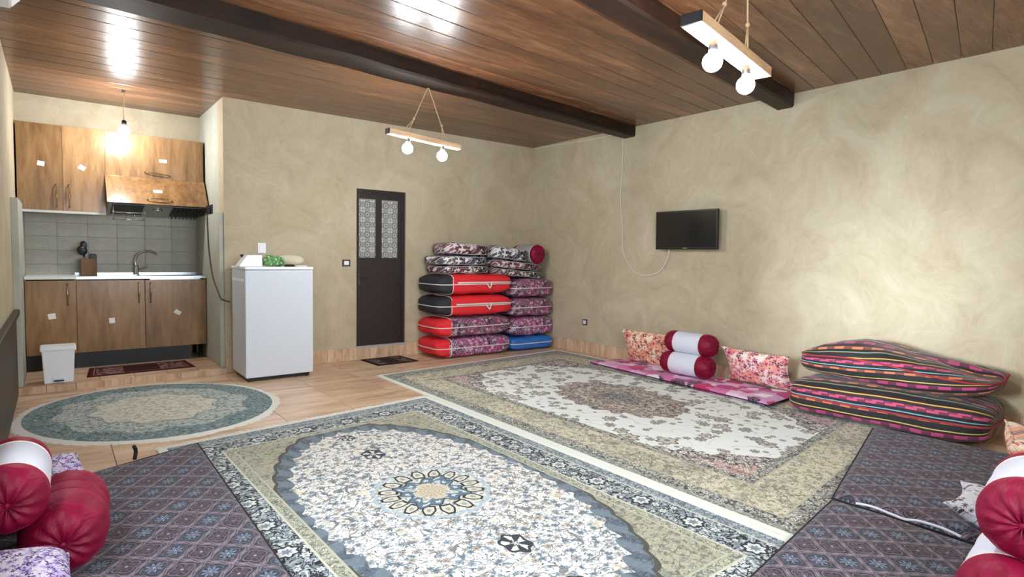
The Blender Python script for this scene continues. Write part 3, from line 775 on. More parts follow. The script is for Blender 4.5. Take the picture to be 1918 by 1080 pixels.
UY = 0.98; UB, UT = 1.815, 2.745
KX0, KX1, KX2 = LX+0.015, -5.555, -4.545
c = thing('wall_cabinet', 'tall two-door oak-look wall cabinet with upright bow handles above the white worktop', 'cabinet', (KX0, UY, UB))
def loc(p, o): return (p[0]-o[0], p[1]-o[1], p[2]-o[2])
W_ = KX1-KX0; H_ = UT-UB
boxes('body', [(0, 0.016, 0.018, AY-UY, 0, H_), (W_-0.016, W_, 0.018, AY-UY, 0, H_), (0.016, W_-0.016, 0.018, AY-UY, 0, 0.016), (0.016, W_-0.016, 0.018, AY-UY, H_-0.016, H_), (0.016, W_-0.016, AY-UY-0.01, AY-UY, 0.016, H_-0.016)], 'cabinet_wood', c)
boxes('light_rail', [(0, W_, 0.0, 0.018, -0.028, -0.002)], 'carcass_white', c)
for k in range(2):
    d = boxes('door', [(k*W_/2+0.0015, (k+1)*W_/2-0.0015, 0, 0.017, 0.0, H_)], 'cabinet_wood', c, 0.001)
    hx = W_/2 + (-0.055 if k == 0 else 0.055)
    arch_handle(d, (hx, 0, 0.045), (hx, 0, 0.285), (0, -1, 0))
    sticker(d, ((0.205, 0.50) if k == 0 else (0.565, 0.49)), 0.062, 0.05, (-0.15 if k == 0 else -0.5), -0.002)
c = thing('wall_cabinet', 'wide lift-up oak-look wall cabinet above the cooker hood with a level handle', 'cabinet', (KX1, UY, 2.25))
W_ = KX2-KX1; H_ = UT-2.25
boxes('body', [(0, 0.016, 0.018, AY-UY, 0, H_), (W_-0.016, W_, 0.018, AY-UY, 0, H_), (0.016, W_-0.016, 0.018, AY-UY, 0, 0.016), (0.016, W_-0.016, 0.018, AY-UY, H_-0.016, H_), (0.016, W_-0.016, AY-UY-0.01, AY-UY, 0.016, H_-0.016)], 'cabinet_wood', c)
d = boxes('door', [(0.0015, W_-0.0015, 0, 0.017, 0.002, H_)], 'cabinet_wood', c, 0.001)
arch_handle(d, (0.39, 0, 0.065), (0.64, 0, 0.045), (0, -1, 0)); sticker(d, (0.575, 0.215), 0.08, 0.036, 0.0, -0.002)
# cooker hood with tilted flap
hd = thing('range_hood', 'built-in cooker hood with tilted oak-look front flap over the sink', 'range hood', (KX1, 0, 0))
hexa('body', [(0.02, UY+0.0, 1.93), (W_-0.02, UY+0.0, 1.93), (W_-0.02, AY-0.01, 1.93), (0.02, AY-0.01, 1.93)], [(0.02, UY+0.01, 2.248), (W_-0.02, UY+0.01, 2.248), (W_-0.02, AY-0.01, 2.248), (0.02, AY-0.01, 2.248)], 'steel', hd)
hexa('side_panel', [(0, 0.74, 1.935), (0.014, 0.74, 1.935), (0.014, AY-0.01, 1.80), (0, AY-0.01, 1.80)], [(0, UY-0.0, 2.246), (0.014, UY-0.0, 2.246), (0.014, AY-0.01, 2.246), (0, AY-0.01, 2.246)], 'cabinet_wood', hd)
hexa('side_panel', [(W_-0.014, 0.74, 1.935), (W_, 0.74, 1.935), (W_, AY-0.01, 1.80), (W_-0.014, AY-0.01, 1.80)], [(W_-0.014, UY-0.0, 2.246), (W_, UY-0.0, 2.246), (W_, AY-0.01, 2.246), (W_-0.014, AY-0.01, 2.246)], 'cabinet_wood', hd)
fl = hexa('flap', [(-0.005, 0.725, 1.925), (W_+0.005, 0.725, 1.925), (W_+0.005, 0.741, 1.934), (-0.005, 0.741, 1.934)], [(-0.005, 0.965, 2.245), (W_+0.005, 0.965, 2.245), (W_+0.005, 0.981, 2.252), (-0.005, 0.981, 2.252)], 'cabinet_wood', hd, 0.001)
nv = Vector((0, -0.80, 0.60))
arch_handle(fl, (0.385, 0.757, 1.972), (0.63, 0.757, 1.972), nv)
ss = Vector((0, 0.6, 0.8)); cc = Vector((0.50, 0.845, 2.085)) + nv*0.003
V = [cc+Vector((a, 0, 0))+ss*b for a, b in ((-0.045, -0.02), (0.045, -0.02), (0.045, 0.02), (-0.045, 0.02))]; V += [v-nv*0.002 for v in V]
mesh_obj('sticker', V, [(0, 1, 2, 3), (7, 6, 5, 4), (0, 4, 5, 1), (1, 5, 6, 2), (2, 6, 7, 3), (3, 7, 4, 0)], 'paper', fl)
hexa('under_panel', [(0.016, 0.75, 1.928), (W_-0.016, 0.75, 1.928), (W_-0.016, AY-0.03, 1.80), (0.016, AY-0.03, 1.80)], [(0.016, 0.75, 1.934), (W_-0.016, 0.75, 1.934), (W_-0.016, AY-0.03, 1.806), (0.016, AY-0.03, 1.806)], 'steel', hd)
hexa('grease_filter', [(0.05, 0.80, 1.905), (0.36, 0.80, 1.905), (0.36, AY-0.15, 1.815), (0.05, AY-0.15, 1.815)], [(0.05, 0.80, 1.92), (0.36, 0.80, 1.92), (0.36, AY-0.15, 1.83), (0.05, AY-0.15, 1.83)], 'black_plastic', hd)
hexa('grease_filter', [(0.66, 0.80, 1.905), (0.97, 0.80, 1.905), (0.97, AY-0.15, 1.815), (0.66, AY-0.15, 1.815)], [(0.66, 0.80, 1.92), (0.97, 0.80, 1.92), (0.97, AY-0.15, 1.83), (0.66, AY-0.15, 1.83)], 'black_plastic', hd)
lathe('hood_lamp', [(0.05, 0.0), (0.055, 0.012), (0.03, 0.02)], 'chrome', hd, 20, 'Z', (0.51, 1.0, 1.862))
for k in range(7): tube('rib', [(0.68+k*0.042, 0.83, 1.895), (0.68+k*0.042, 1.0, 1.855), (0.68+k*0.042, AY-0.18, 1.79)], 0.007, 'black_plastic', hd, 6)
# small wire rack hung under the hood
rk = thing('wire_rack', 'small silver wire rack hanging under the cooker hood', 'rack', (KX1+0.06, 0.80, 1.745))
for z in (0.0, 0.075): tube('wire', [(0, 0, z), (0.30, 0, z), (0.30, 0.16, z), (0, 0.16, z)], 0.004, 'chrome', rk, 6, True)
for (x, yy) in ((0, 0), (0.1, 0), (0.2, 0), (0.30, 0), (0, 0.16), (0.30, 0.16)): tube('wire', [(x, yy, 0.0), (x, yy, 0.165 if x in (0, 0.30) else 0.075)], 0.004, 'chrome', rk, 6)
for k in range(1, 6): tube('wire', [(k*0.05, 0, 0), (k*0.05, 0.16, 0)], 0.003, 'chrome', rk, 6)
# socket strip and cord at the hood's end
sk = thing('power_plug', 'dark plugs in a wall socket at the right end of the cooker hood', 'plug', (AX, 0.63, 1.855))
boxes('plate', [(-0.014, 0.0, -0.06, 0.06, -0.02, 0.10)], 'switch_dark', sk, 0.003); boxes('plug', [(-0.062, -0.014, -0.035, 0.005, 0.045, 0.085)], 'black_plastic', sk, 0.006); boxes('plug', [(-0.055, -0.014, -0.02, 0.02, -0.015, 0.03)], 'black_plastic', sk, 0.006)
pc_ = (tube('power_cord', catmull([(AX-0.045, 0.63, 1.845), (AX-0.054, 0.625, 1.80), (AX-0.054, 0.60, 1.62), (AX-0.054, 0.54, 1.39), (AX-0.053, 0.36, 1.10), (AX-0.055, 0.10, 0.95), (-4.575, -0.06, 0.87), (-4.53, -0.03, 0.84), (-4.47, -0.035, 0.82)]), 0.008, 'cable_dark'))

# base cabinets
BYF = 0.75; BB, BT = 0.25, 1.062
LXB = LX+0.059
xm = -5.855
def basecab(label, x0, x1, ndoor, handles, stick):
    t = thing('base_cabinet', label, 'cabinet', (x0, BYF, 0.075)); W = x1-x0; z0 = BB-0.075; z1 = BT-0.075; D = AY-BYF-0.01
    boxes('body', [(0, 0.016, 0.018, D, z0, z1), (W-0.016, W, 0.018, D, z0, z1), (0.016, W-0.016, 0.018, D, z0, z0+0.016), (0.016, W-0.016, D-0.01, D, z0+0.016, z1)], 'cabinet_wood', t)
    for k in range(ndoor):
        d = boxes('door', [(k*W/ndoor+0.003, (k+1)*W/ndoor-0.003, 0, 0.017, z0, z1-0.014)], 'cabinet_wood', t, 0.001)
        h = handles[k]-x0; arch_handle(d, (h, 0, 0.71), (h, 0, 0.935), (0, -1, 0), 'bronze')
        s = stick[k]; sticker(d, (s[0]-x0, s[1]-0.075), s[2], s[3], s[4], -0.002)
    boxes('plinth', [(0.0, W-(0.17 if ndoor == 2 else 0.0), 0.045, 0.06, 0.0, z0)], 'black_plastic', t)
    for (lx, ly) in ((0.05, 0.12), (W-0.05, 0.12), (0.05, D-0.08), (W-0.05, D-0.08)): lathe('leg', [(0.028, 0.0), (0.028, 0.012), (0.02, 0.02), (0.02, z0)], 'black_plastic', t, 12, 'Z', (lx, ly, 0))
    return t
basecab('single-door oak-look base cabinet behind the white pedal bin', LXB, xm, 1, [-5.93], [(-6.07, 0.665, 0.066, 0.06, 0.15)])
basecab('double-door oak-look base cabinet under the steel sink', xm, AX-0.05, 2, [-5.273, -5.158], [(-5.536, 0.59, 0.055, 0.06, 0.05), (-4.883, 0.655, 0.07, 0.05, -0.6)])
tag(boxes('worktop', [(LXB, xm+0.0, BYF-0.02, AY-0.01, BT, BT+0.032)], 'worktop_white', None, 0.004), 'white worktop slab left of the steel sink', 'worktop')
sx0, sx1 = xm+0.002, AX-0.047
sk = thing('kitchen_sink', 'stainless steel sink top with drainer and bowl under the cooker hood', 'sink', (sx0, BYF, BT))
W_ = sx1-sx0; D_ = AY-BYF-0.01
boxes('rim', [(0, W_, -0.02, 0.06, 0, 0.03), (0, W_, D_-0.10, D_, 0, 0.03), (0, 0.05, 0.06, D_-0.10, 0, 0.03), (0.62, 0.70, 0.06, D_-0.10, 0, 0.03), (W_-0.06, W_, 0.06, D_-0.10, 0, 0.03)], 'steel', sk)
boxes('drainer', [(0.05, 0.62, 0.06, D_-0.10, 0.0, 0.014)] + [(0.08, 0.60, 0.09+k*0.045, 0.105+k*0.045, 0.014, 0.02) for k in range(8)], 'steel', sk)
boxes('bowl', [(0.70, W_-0.06, 0.06, D_-0.10, -0.16, -0.155), (0.698, 0.70, 0.06, D_-0.10, -0.16, 0.02), (W_-0.06, W_-0.058, 0.06, D_-0.10, -0.16, 0.02), (0.70, W_-0.06, 0.058, 0.06, -0.16, 0.02), (0.70, W_-0.06, D_-0.10, D_-0.098, -0.16, 0.02)], 'steel', sk)
boxes('upstand', [(0, W_, D_-0.012, D_, 0.03, 0.055)], 'steel', sk, 0.002)
fc = thing('faucet', 'chrome swan-neck kitchen tap on the sink', 'faucet', (-5.245, 1.275, BT+0.03))
lathe('base', [(0.032, 0), (0.032, 0.008), (0.024, 0.018), (0.024, 0.10), (0.019, 0.115)], 'chrome', fc)
tube('spout', catmull([(0, 0, 0.09), (-0.012, 0, 0.17), (0.02, -0.01, 0.245), (0.09, -0.03, 0.285), (0.16, -0.05, 0.285), (0.215, -0.065, 0.25)]), 0.013, 'chrome', fc, 10)
tube('lever', catmull([(0.015, 0, 0.06), (0.06, -0.01, 0.075), (0.12, -0.02, 0.10)]), 0.010, 'chrome', fc, 8, rs=None)
uh = thing('utensil_holder', 'square brown wooden utensil pot on the sink drainer', 'holder', (-5.722, 1.165, BT+0.02))
boxes('pot', [(-0.075, 0.075, -0.07, 0.07, 0, 0.012), (-0.075, -0.063, -0.07, 0.07, 0.012, 0.20), (0.063, 0.075, -0.07, 0.07, 0.012, 0.20), (-0.063, 0.063, -0.07, -0.058, 0.012, 0.20), (-0.063, 0.063, 0.058, 0.07, 0.012, 0.20)], 'holder_wood', uh)
def utensil(name, label, tilt, length, head, x, y):
    t = thing(name, label, 'utensil', (-5.722+x, 1.165+y, BT+0.034), rot=(tilt[1], tilt[0], 0))
    tube('handle', [(0, 0, 0), (0, 0, length)], 0.007, 'steel' if head == 'ladle' else 'black_plastic', t, 8)
    if head == 'ladle': V, F, s = soft(0.05, 0.045, 0.055, 2.2, amp=0, n=8); mesh_obj('bowl', [v+Vector((0, 0, length+0.035)) for v in V], F, 'black_plastic', t, None, True)
    elif head == 'spoon': V, F, s = soft(0.034, 0.012, 0.05, 2.2, amp=0, n=8); mesh_obj('bowl', [v+Vector((0, 0, length+0.04)) for v in V], F, 'black_plastic', t, None, True)
    else: V, F, s = soft(0.036, 0.008, 0.05, 5, amp=0, n=8); mesh_obj('blade', [v+Vector((0, 0, length+0.045)) for v in V], F, 'black_plastic', t, None, True)
utensil('ladle', 'black soup ladle leaning out of the wooden pot', (-0.17, 0.0), 0.25, 'ladle', -0.012, -0.032)
utensil('serving_spoon', 'tallest black serving spoon leaning in the wooden pot', (-0.04, 0.0), 0.30, 'spoon', -0.03, 0.032)
utensil('spatula', 'short black spatula standing low in the wooden pot', (0.10, 0.0), 0.15, 'blade', 0.02, 0.0)
# pedal bin
pb = thing('pedal_bin', 'white plastic pedal bin on the kitchen step', 'bin', (-6.025, 0.07, 0.075))
hexa('body', [(-0.115, -0.09, 0), (0.115, -0.09, 0), (0.115, 0.10, 0), (-0.115, 0.10, 0)], [(-0.13, -0.105, 0.325), (0.13, -0.105, 0.325), (0.13, 0.115, 0.325), (-0.13, 0.115, 0.325)], 'white_plastic', pb, 0.012)
boxes('lid', [(-0.142, 0.142, -0.118, 0.128, 0.318, 0.362)], 'white_plastic', pb, 0.014)
boxes('recess', [(-0.05, 0.05, -0.0945, -0.06, 0.006, 0.075)], 'white_plastic', pb, 0.006)
boxes('pedal', [(-0.04, 0.04, -0.118, -0.08, 0.02, 0.034)], 'black_plastic', pb, 0.005)
boxes('grip', [(-0.035, 0.03, -0.1065, -0.095, 0.278, 0.286)], 'white_plastic', pb, 0.002)
def flat_rug(name, quad, mat, hx, hy, th=0.008, nx=24, ny=24, z=0.0, amp=0.0, seed=0.0, parent=None):
    """thin rug over four floor corners (-x-y, +x-y, +x+y, -x+y); uv in metres from its centre"""
    q = [Vector((a, b, 0)) for a, b in quad]; V = []; F = []; uv = []
    for lay in (1, 0):
        for i in range(nx+1):
            for j in range(ny+1):
                s, t = i/nx, j/ny
                p = (q[0]*(1-s)+q[1]*s)*(1-t) + (q[3]*(1-s)+q[2]*s)*t
                h = th*lay + (mnoise.noise(Vector((p.x*3+seed, p.y*3, 0)))*amp+amp if lay and 0 < i < nx and 0 < j < ny else 0)
                V.append((p.x, p.y, z+h)); uv.append(((s*2-1)*hx, (t*2-1)*hy))
    n1 = (nx+1)*(ny+1); g = lambda i, j, l: l*n1+i*(ny+1)+j
    for i in range(nx):
        for j in range(ny):
            F.append((g(i, j, 0), g(i+1, j, 0), g(i+1, j+1, 0), g(i, j+1, 0))); F.append((g(i, j+1, 1), g(i+1, j+1, 1), g(i+1, j, 1), g(i, j, 1)))
    for i in range(nx): F.append((g(i, 0, 1), g(i+1, 0, 1), g(i+1, 0, 0), g(i, 0, 0))); F.append((g(i, ny, 0), g(i+1, ny, 0), g(i+1, ny, 1), g(i, ny, 1)))
    for j in range(ny): F.append((g(0, j, 0), g(0, j+1, 0), g(0, j+1, 1), g(0, j, 1))); F.append((g(nx, j, 1), g(nx, j+1, 1), g(nx, j+1, 0), g(nx, j, 0)))
    return mesh_obj(name, V, F, mat, parent, uv)
tag(flat_rug('kitchen_mat', [(-5.80, 0.13), (-4.80, 0.17), (-4.83, 0.66), (-5.76, 0.66)], 'mat_maroon', 0.50, 0.27, 0.008, 4, 4, 0.0755), 'dark maroon patterned mat on the kitchen step', 'mat')
tag(flat_rug('door_mat', [(-2.89, -0.54), (-2.31, -0.52), (-2.34, -0.03), (-2.91, -0.05)], 'mat_brown', 0.30, 0.26, 0.008, 4, 4, 0.0), 'dark brown doormat on the floor below the brown door', 'mat')

# fridge
FX0, FX1, FYF, FYB = -4.46, -3.745, -0.665, -0.06
fr = thing('refrigerator', 'waist-high white refrigerator between the kitchen alcove and the brown door', 'fridge', (FX0, FYF, 0))
W_ = FX1-FX0; D_ = FYB-FYF; FH = 1.235
boxes('body', [(0.004, W_-0.004, 0.055, D_, 0.05, FH-0.03)], 'fridge_white', fr, 0.006)
boxes('door', [(0, W_, 0, 0.05, 0.045, FH-0.035)], 'fridge_white', fr, 0.010)
boxes('top_lid', [(-0.004, W_+0.002, -0.008, D_, FH-0.03, FH)], 'white_plastic', fr, 0.008)
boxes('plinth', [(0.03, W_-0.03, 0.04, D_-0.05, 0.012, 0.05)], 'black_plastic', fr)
boxes('side_groove', [(0.001, 0.006, 0.08, D_-0.03, FH-0.16, FH-0.135)], 'white_plastic', fr)
for (a, b) in ((0.05, 0.06), (W_-0.05, 0.06), (0.05, D_-0.08), (W_-0.05, D_-0.08)): lathe('foot', [(0.02, 0), (0.02, 0.014)], 'black_plastic', fr, 10, 'Z', (a, b, 0))
pc_.parent = fr; pc_.location = -fr.location
# things on the fridge
wb_ = thing('white_box', 'white slant-sided plastic box on the fridge top', 'box', (-4.33, -0.38, FH))
hexa('shell', [(-0.15, -0.10, 0.0), (0.095, -0.10, 0.0), (0.095, 0.08, 0.0), (-0.15, 0.08, 0.0)], [(-0.06, -0.09, 0.125), (0.093, -0.09, 0.125), (0.093, 0.07, 0.125), (-0.06, 0.07, 0.125)], 'white_plastic', wb_, 0.006)
V, F, s = soft(0.022, 0.02, 0.016, 2.5, amp=0, n=6); mesh_obj('knob', [v+Vector((-0.075, 0.06, 0.115)) for v in V], F, 'black_plastic', wb_, None, True)
V, F, s = soft(0.115, 0.085, 0.062, 3.2, 0.1, 0.2, 0.012, 11, 3.0, 14)
o = tag(mesh_obj('folded_cloth', V, F, 'green_cloth', None, None, True), 'green and white patterned cloth bundle on the fridge', 'cloth'); o.location = (-4.105, -0.40, FH+0.058)
V, F, s = soft(0.145, 0.075, 0.058, 2.8, 0.1, 0.1, 0.008, 9, 9.0, 14)
o = tag(mesh_obj('rolled_towel', V, F, 'cloth_beige', None, None, True), 'beige rolled towel on the fridge beside the green cloth', 'towel'); o.location = (-3.87, -0.30, FH+0.075); o.rotation_euler = (0, 0.05, -0.15)
V, F, s = soft(0.055, 0.05, 0.012, 3, amp=0.002, n=8)
o = tag(mesh_obj('dark_cloth', V, F, 'cloth_dark', None, None, True), 'small dark folded cloth lying flat under the beige towel', 'cloth'); o.location = (-3.945, -0.47, FH+0.011)
V, F, s = soft(0.066, 0.09, 0.007, 4, amp=0.002, n=8)
o = tag(mesh_obj('paper_sheet', V, F, 'paper', None, None, True), 'white crumpled paper on the right end of the fridge top', 'paper'); o.location = (-3.825, -0.46, FH+0.006)

# wall plates
def plate(name, label, cat, c, axis, w, h, frame, inner):
    t = thing(name, label, cat, c)
    if axis == 'back':
        boxes('frame', [(-w/2, w/2, -0.012, 0, -h/2, h/2)], frame, t, 0.003); boxes('rocker', [(-w*0.30, w*0.30, -0.018, -0.012, -h*0.30, h*0.30)], inner, t, 0.002)
    else:
        boxes('frame', [(-0.012, 0, -w/2, w/2, -h/2, h/2)], frame, t, 0.003); boxes('insert', [(-0.016, -0.012, -w*0.30, w*0.30, -h*0.30, h*0.30)], inner, t, 0.002)
        for s in (-1, 1): lathe('hole', [(0.004, -0.0165), (0.004, -0.012)], 'black_plastic', t, 8, 'X', (0, s*0.009, 0))
plate('light_switch', 'dark-framed white light switch beside the brown door', 'switch', (-3.085, 0, 1.27), 'back', 0.105, 0.085, 'switch_dark', 'white_plastic')
plate('wall_socket', 'white wall socket above the fridge', 'socket', (-4.117, 0, 1.44), 'back', 0.09, 0.12, 'white_plastic', 'white_plastic')
plate('wall_socket', 'small dark-framed white wall socket low between the bedding pile and the orange floral cushion', 'socket', (0, -1.265, 0.455), 'right', 0.085, 0.085, 'switch_dark', 'white_plastic')

# television and cables
tv = thing('television', 'small black flat television on the wall bracket', 'television', (0, -3.0, 1.742))
boxes('cabinet', [(-0.115, -0.075, -0.43, 0.43, -0.232, 0.232)], 'bezel_black', tv, 0.006)
boxes('screen', [(-0.1175, -0.112, -0.412, 0.412, -0.20, 0.216)], 'screen_black', tv)
boxes('rear_cover', [(-0.075, -0.045, -0.30, 0.30, -0.16, 0.16)], 'bezel_black', tv, 0.01)
boxes('bracket', [(-0.045, 0.0, -0.10, 0.10, -0.10, 0.10)], 'switch_dark', tv, 0.004)
boxes('logo', [(-0.1175, -0.1145, -0.03, 0.03, -0.221, -0.212)], 'chrome', tv)
tv.rotation_euler = (0, math.radians(-1.5), 0)
tag(tube('television_cable', catmull([(-0.013, -1.900, 2.99), (-0.013, -1.905, 2.6), (-0.013, -1.885, 2.2), (-0.013, -1.935, 1.8), (-0.013, -1.945, 1.56), (-0.013, -2.00, 1.40), (-0.013, -2.17, 1.22), (-0.013, -2.37, 1.172), (-0.013, -2.56, 1.225), (-0.03, -2.68, 1.36), (-0.06, -2.735, 1.50), (-0.07, -2.74, 1.56)], 8), 0.007, 'cable_white'), 'white cable hanging in a loop down to the television', 'cable')
tag(tube('ceiling_cable', catmull([(-0.006, -0.02, 3.095), (-0.006, -0.5, 3.09), (-0.007, -1.0, 3.07), (-0.006, -1.5, 3.065), (-0.006, -1.93, 3.06)], 6), 0.006, 'cable_white'), 'white cable running along the top of the wall to the beam', 'cable')

# ================================================================== lamps
def bulb(parent, p, r=0.05):
    lathe('socket', [(0.02, 0.055), (0.024, 0.06), (0.024, 0.105), (0.016, 0.115)], 'black_plastic', parent, 16, 'Z', p)
    prof = [(0.0015, -r*1.0)] + [(r*math.sin(a), -r*math.cos(a)) for a in [k*PI/10 for k in range(1, 8)]] + [(0.022, 0.045), (0.02, 0.06)]
    return lathe('bulb', prof, 'bulb_glow', parent, 20, 'Z', p)
def bar_lamp(label, c, L, w, h, rz, tilt, bulbs, drop, tops, knots):
    t = thing('pendant_lamp', label, 'lamp', c, rot=(0, tilt, rz))
    boxes('bar', [(-L/2+0.012, L/2, -w/2, w/2, 0, h)], 'lamp_bar_wood', t, 0.003)
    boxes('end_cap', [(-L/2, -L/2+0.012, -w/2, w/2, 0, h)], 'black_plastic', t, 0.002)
    for bx in bulbs: bulb(t, (bx, 0, -drop))
    Minv = (Matrix.Translation(c) @ (Matrix.Rotation(rz, 4, 'Z') @ Matrix.Rotation(tilt, 4, 'Y'))).inverted()
    for (x, top) in tops:
        tp = Minv @ Vector(top); a = Vector((x, 0, h)); pts = [a, a.lerp(tp, 0.35)+Vector((0, 0, -0.004)), a.lerp(tp, 0.7), tp]
        rope = tube('rope', catmull(pts, 3), 0.005, 'rope', t, 6)
        V, F, s = soft(0.012, 0.012, 0.014, 2.2, amp=0, n=5); mesh_obj('knot', [v+a.lerp(tp, 0.3) for v in V], F, 'rope', rope, None, True)
        tube('loop', [a+Vector((-0.05, 0, 0)), a.lerp(tp, 0.3)], 0.004, 'rope', rope, 6)
    for x in (-L*0.28, L*0.28): lathe('screw', [(0.008, h-0.002), (0.008, h+0.008)], 'switch_dark', t, 8, 'Z', (x, 0.0, 0))
    return t
bar_lamp('wooden bar lamp with two bulbs hung from the beam in front of the brown door', (-3.215, -2.23, 2.473), 0.79, 0.075, 0.05, 0.0, math.atan2(0.054, 0.81), (-0.175, 0.205), 0.095, ((-0.185, (-3.19, -2.25, 2.995)), (0.25, (-3.19, -2.25, 2.995))), ())
bar_lamp('wooden bar lamp with two bulbs hung from the ceiling boards opposite the television', (-3.14, -5.405, 2.505), 0.94, 0.11, 0.055, math.atan2(0.146, 0.92), 0.045, (-0.21, 0.23), 0.105, ((-0.20, (-3.02, -5.40, 3.116)), (0.24, (-3.0, -5.40, 3.116))), ())
kp = thing('pendant_bulb', 'bare bulb on a cord hung from the kitchen ceiling before the oak-look wall cabinets', 'lamp', (-5.405, 0.48, HC))
lathe('ceiling_hook', [(0.012, -0.02), (0.02, 0.0)], 'switch_dark', kp, 10, 'Z', (0, 0, 0)); tube('cord', catmull([(0, 0, -0.01), (0.006, 0, -0.1), (-0.004, 0, -0.2), (0, 0, -0.32)]), 0.005, 'rope', kp, 6)
bulb(kp, (0, 0, -0.43), 0.055)

# wall-mounted air conditioner above the camera's left
ac = thing('air_conditioner', 'white wall air conditioner high on the pale wall', 'air conditioner', (LX, -3.55, 2.64))
Vp = []; prof = [(0.0, 0.0), (0.10, -0.005), (0.17, 0.015), (0.205, 0.06), (0.215, 0.12), (0.21, 0.26), (0.19, 0.285), (0.0, 0.29)]
Vp = [(x, yy, z) for yy in (-0.42, 0.42) for x, z in prof]; n = len(prof)
mesh_obj('casing', Vp, [tuple(range(n)), tuple(range(2*n-1, n-1, -1))] + [(i, i+n, (i+1) % n+n, (i+1) % n) for i in range(n)], 'white_plastic', ac)
boxes('louvre', [(0.07, 0.165, -0.36, 0.36, -0.014, -0.004)], 'white_plastic', ac, 0.002); boxes('end_strip', [(0.0, 0.20, 0.42, 0.425, 0.05, 0.24)], 'white_plastic', ac)

# ================================================================== carpets
def fringe(name, parent, p0, p1, n, L, z, out):
    V = []; F = []; p0 = Vector(p0); p1 = Vector(p1); d = (p1-p0)/n; o = Vector(out).normalized()
    for i in range(n):
        a = p0+d*(i+0.05); b = p0+d*(i+0.95); jx = d*random.uniform(-0.7, 0.7); l = L*random.uniform(0.75, 1.1); k = len(V)
        for pt, zz in ((a, z+0.005), (b, z+0.005), (b+o*l+jx, z+0.0015), (a+o*l+jx, z+0.0015)): V.append((pt.x, pt.y, zz))
        for pt in (a, b, b+o*l+jx, a+o*l+jx): V.append((pt.x, pt.y, z))
        F += [(k, k+1, k+2, k+3), (k+4, k+7, k+6, k+5), (k, k+4, k+5, k+1), (k+1, k+5, k+6, k+2), (k+2, k+6, k+7, k+3), (k+3, k+7, k+4, k)]
    return stuff(mesh_obj(name, V, F, 'fringe_white', parent))
q1 = [(-5.42, -6.15), (-3.162, -6.15), (-3.175, -2.30), (-5.50, -2.58)]
c1 = thing('carpet', 'large navy and cream medallion carpet in the middle of the floor', 'carpet', (0, 0, 0))
flat_rug('pile', q1, carpet_near(1.12, 1.90), 1.12, 1.90, 0.009, 30, 40, 0.0, 0.0, 0.0, c1)
fringe('fringe', c1, q1[3]+(0,), q1[2]+(0,), 240, 0.10, 0.0, (-0.1, 1, 0))
fringe('fringe', c1, q1[0]+(0,), q1[1]+(0,), 200, 0.085, 0.0, (0, -1, 0))
q2 = [(-3.165, -5.95), (-0.10, -5.55), (-0.16, -0.90), (-3.17, -1.13)]
c2 = thing('carpet', 'large ivory and taupe carpet with a grey medallion along the television wall', 'carpet', (0, 0, 0))
flat_rug('pile', q2, carpet_far(1.52, 2.34), 1.52, 2.34, 0.009, 30, 40, 0.0, 0.0, 0.0, c2)
fringe('fringe', c2, q2[3]+(0,), q2[2]+(0,), 300, 0.085, 0.0, (-0.07, 1, 0))
# oval rug
ov = thing('oval_rug', 'oval grey-teal rug with a cream centre before the kitchen step', 'rug', (-5.355, -1.285, 0), 0.332)
A_, B_ = 0.905, 1.035; V = [(0, 0, 0.009)]; uv = [(0, 0)]; F = []; NS = 96; NR = 8
for i in range(1, NR+1):
    for k in range(NS):
        a = 2*PI*k/NS; s = i/NR; V.append((A_*s*math.cos(a), B_*s*math.sin(a), 0.009)); uv.append((A_*s*math.cos(a), A_*s*math.sin(a)))
for k in range(NS): V.append((A_*math.cos(2*PI*k/NS), B_*math.sin(2*PI*k/NS), 0.0)); uv.append((A_, 0))
for k in range(NS):
    F.append((0, 1+k, 1+(k+1) % NS))
    for i in range(NR): a = 1+i*NS; b = a+NS; F.append((a+k, b+k, b+(k+1) % NS, a+(k+1) % NS))
mesh_obj('pile', V, F, 'carpet_oval', ov, uv)
V = []; F = []
for k in range(260):
    a0 = 2*PI*k/260; a1 = 2*PI*(k+0.96)/260; l = 0.062*random.uniform(0.8, 1.15)+0.012*math.sin(a0*9)
    for a, s, z in ((a0, 0, 0.010), (a1, 0, 0.010), (a1, l, 0.002), (a0, l, 0.002)): V.append(((A_+s)*math.cos(a), (B_+s)*math.sin(a), z))
    for a, s in ((a0, 0), (a1, 0), (a1, l), (a0, l)): V.append(((A_+s)*math.cos(a), (B_+s)*math.sin(a), 0.0))
    j = k*8; F += [(j, j+3, j+2, j+1), (j+4, j+5, j+6, j+7), (j, j+1, j+5, j+4), (j+1, j+2, j+6, j+5), (j+2, j+3, j+7, j+6), (j+3, j, j+4, j+7)]
stuff(mesh_obj('fringe', V, F, 'fringe_white', ov))

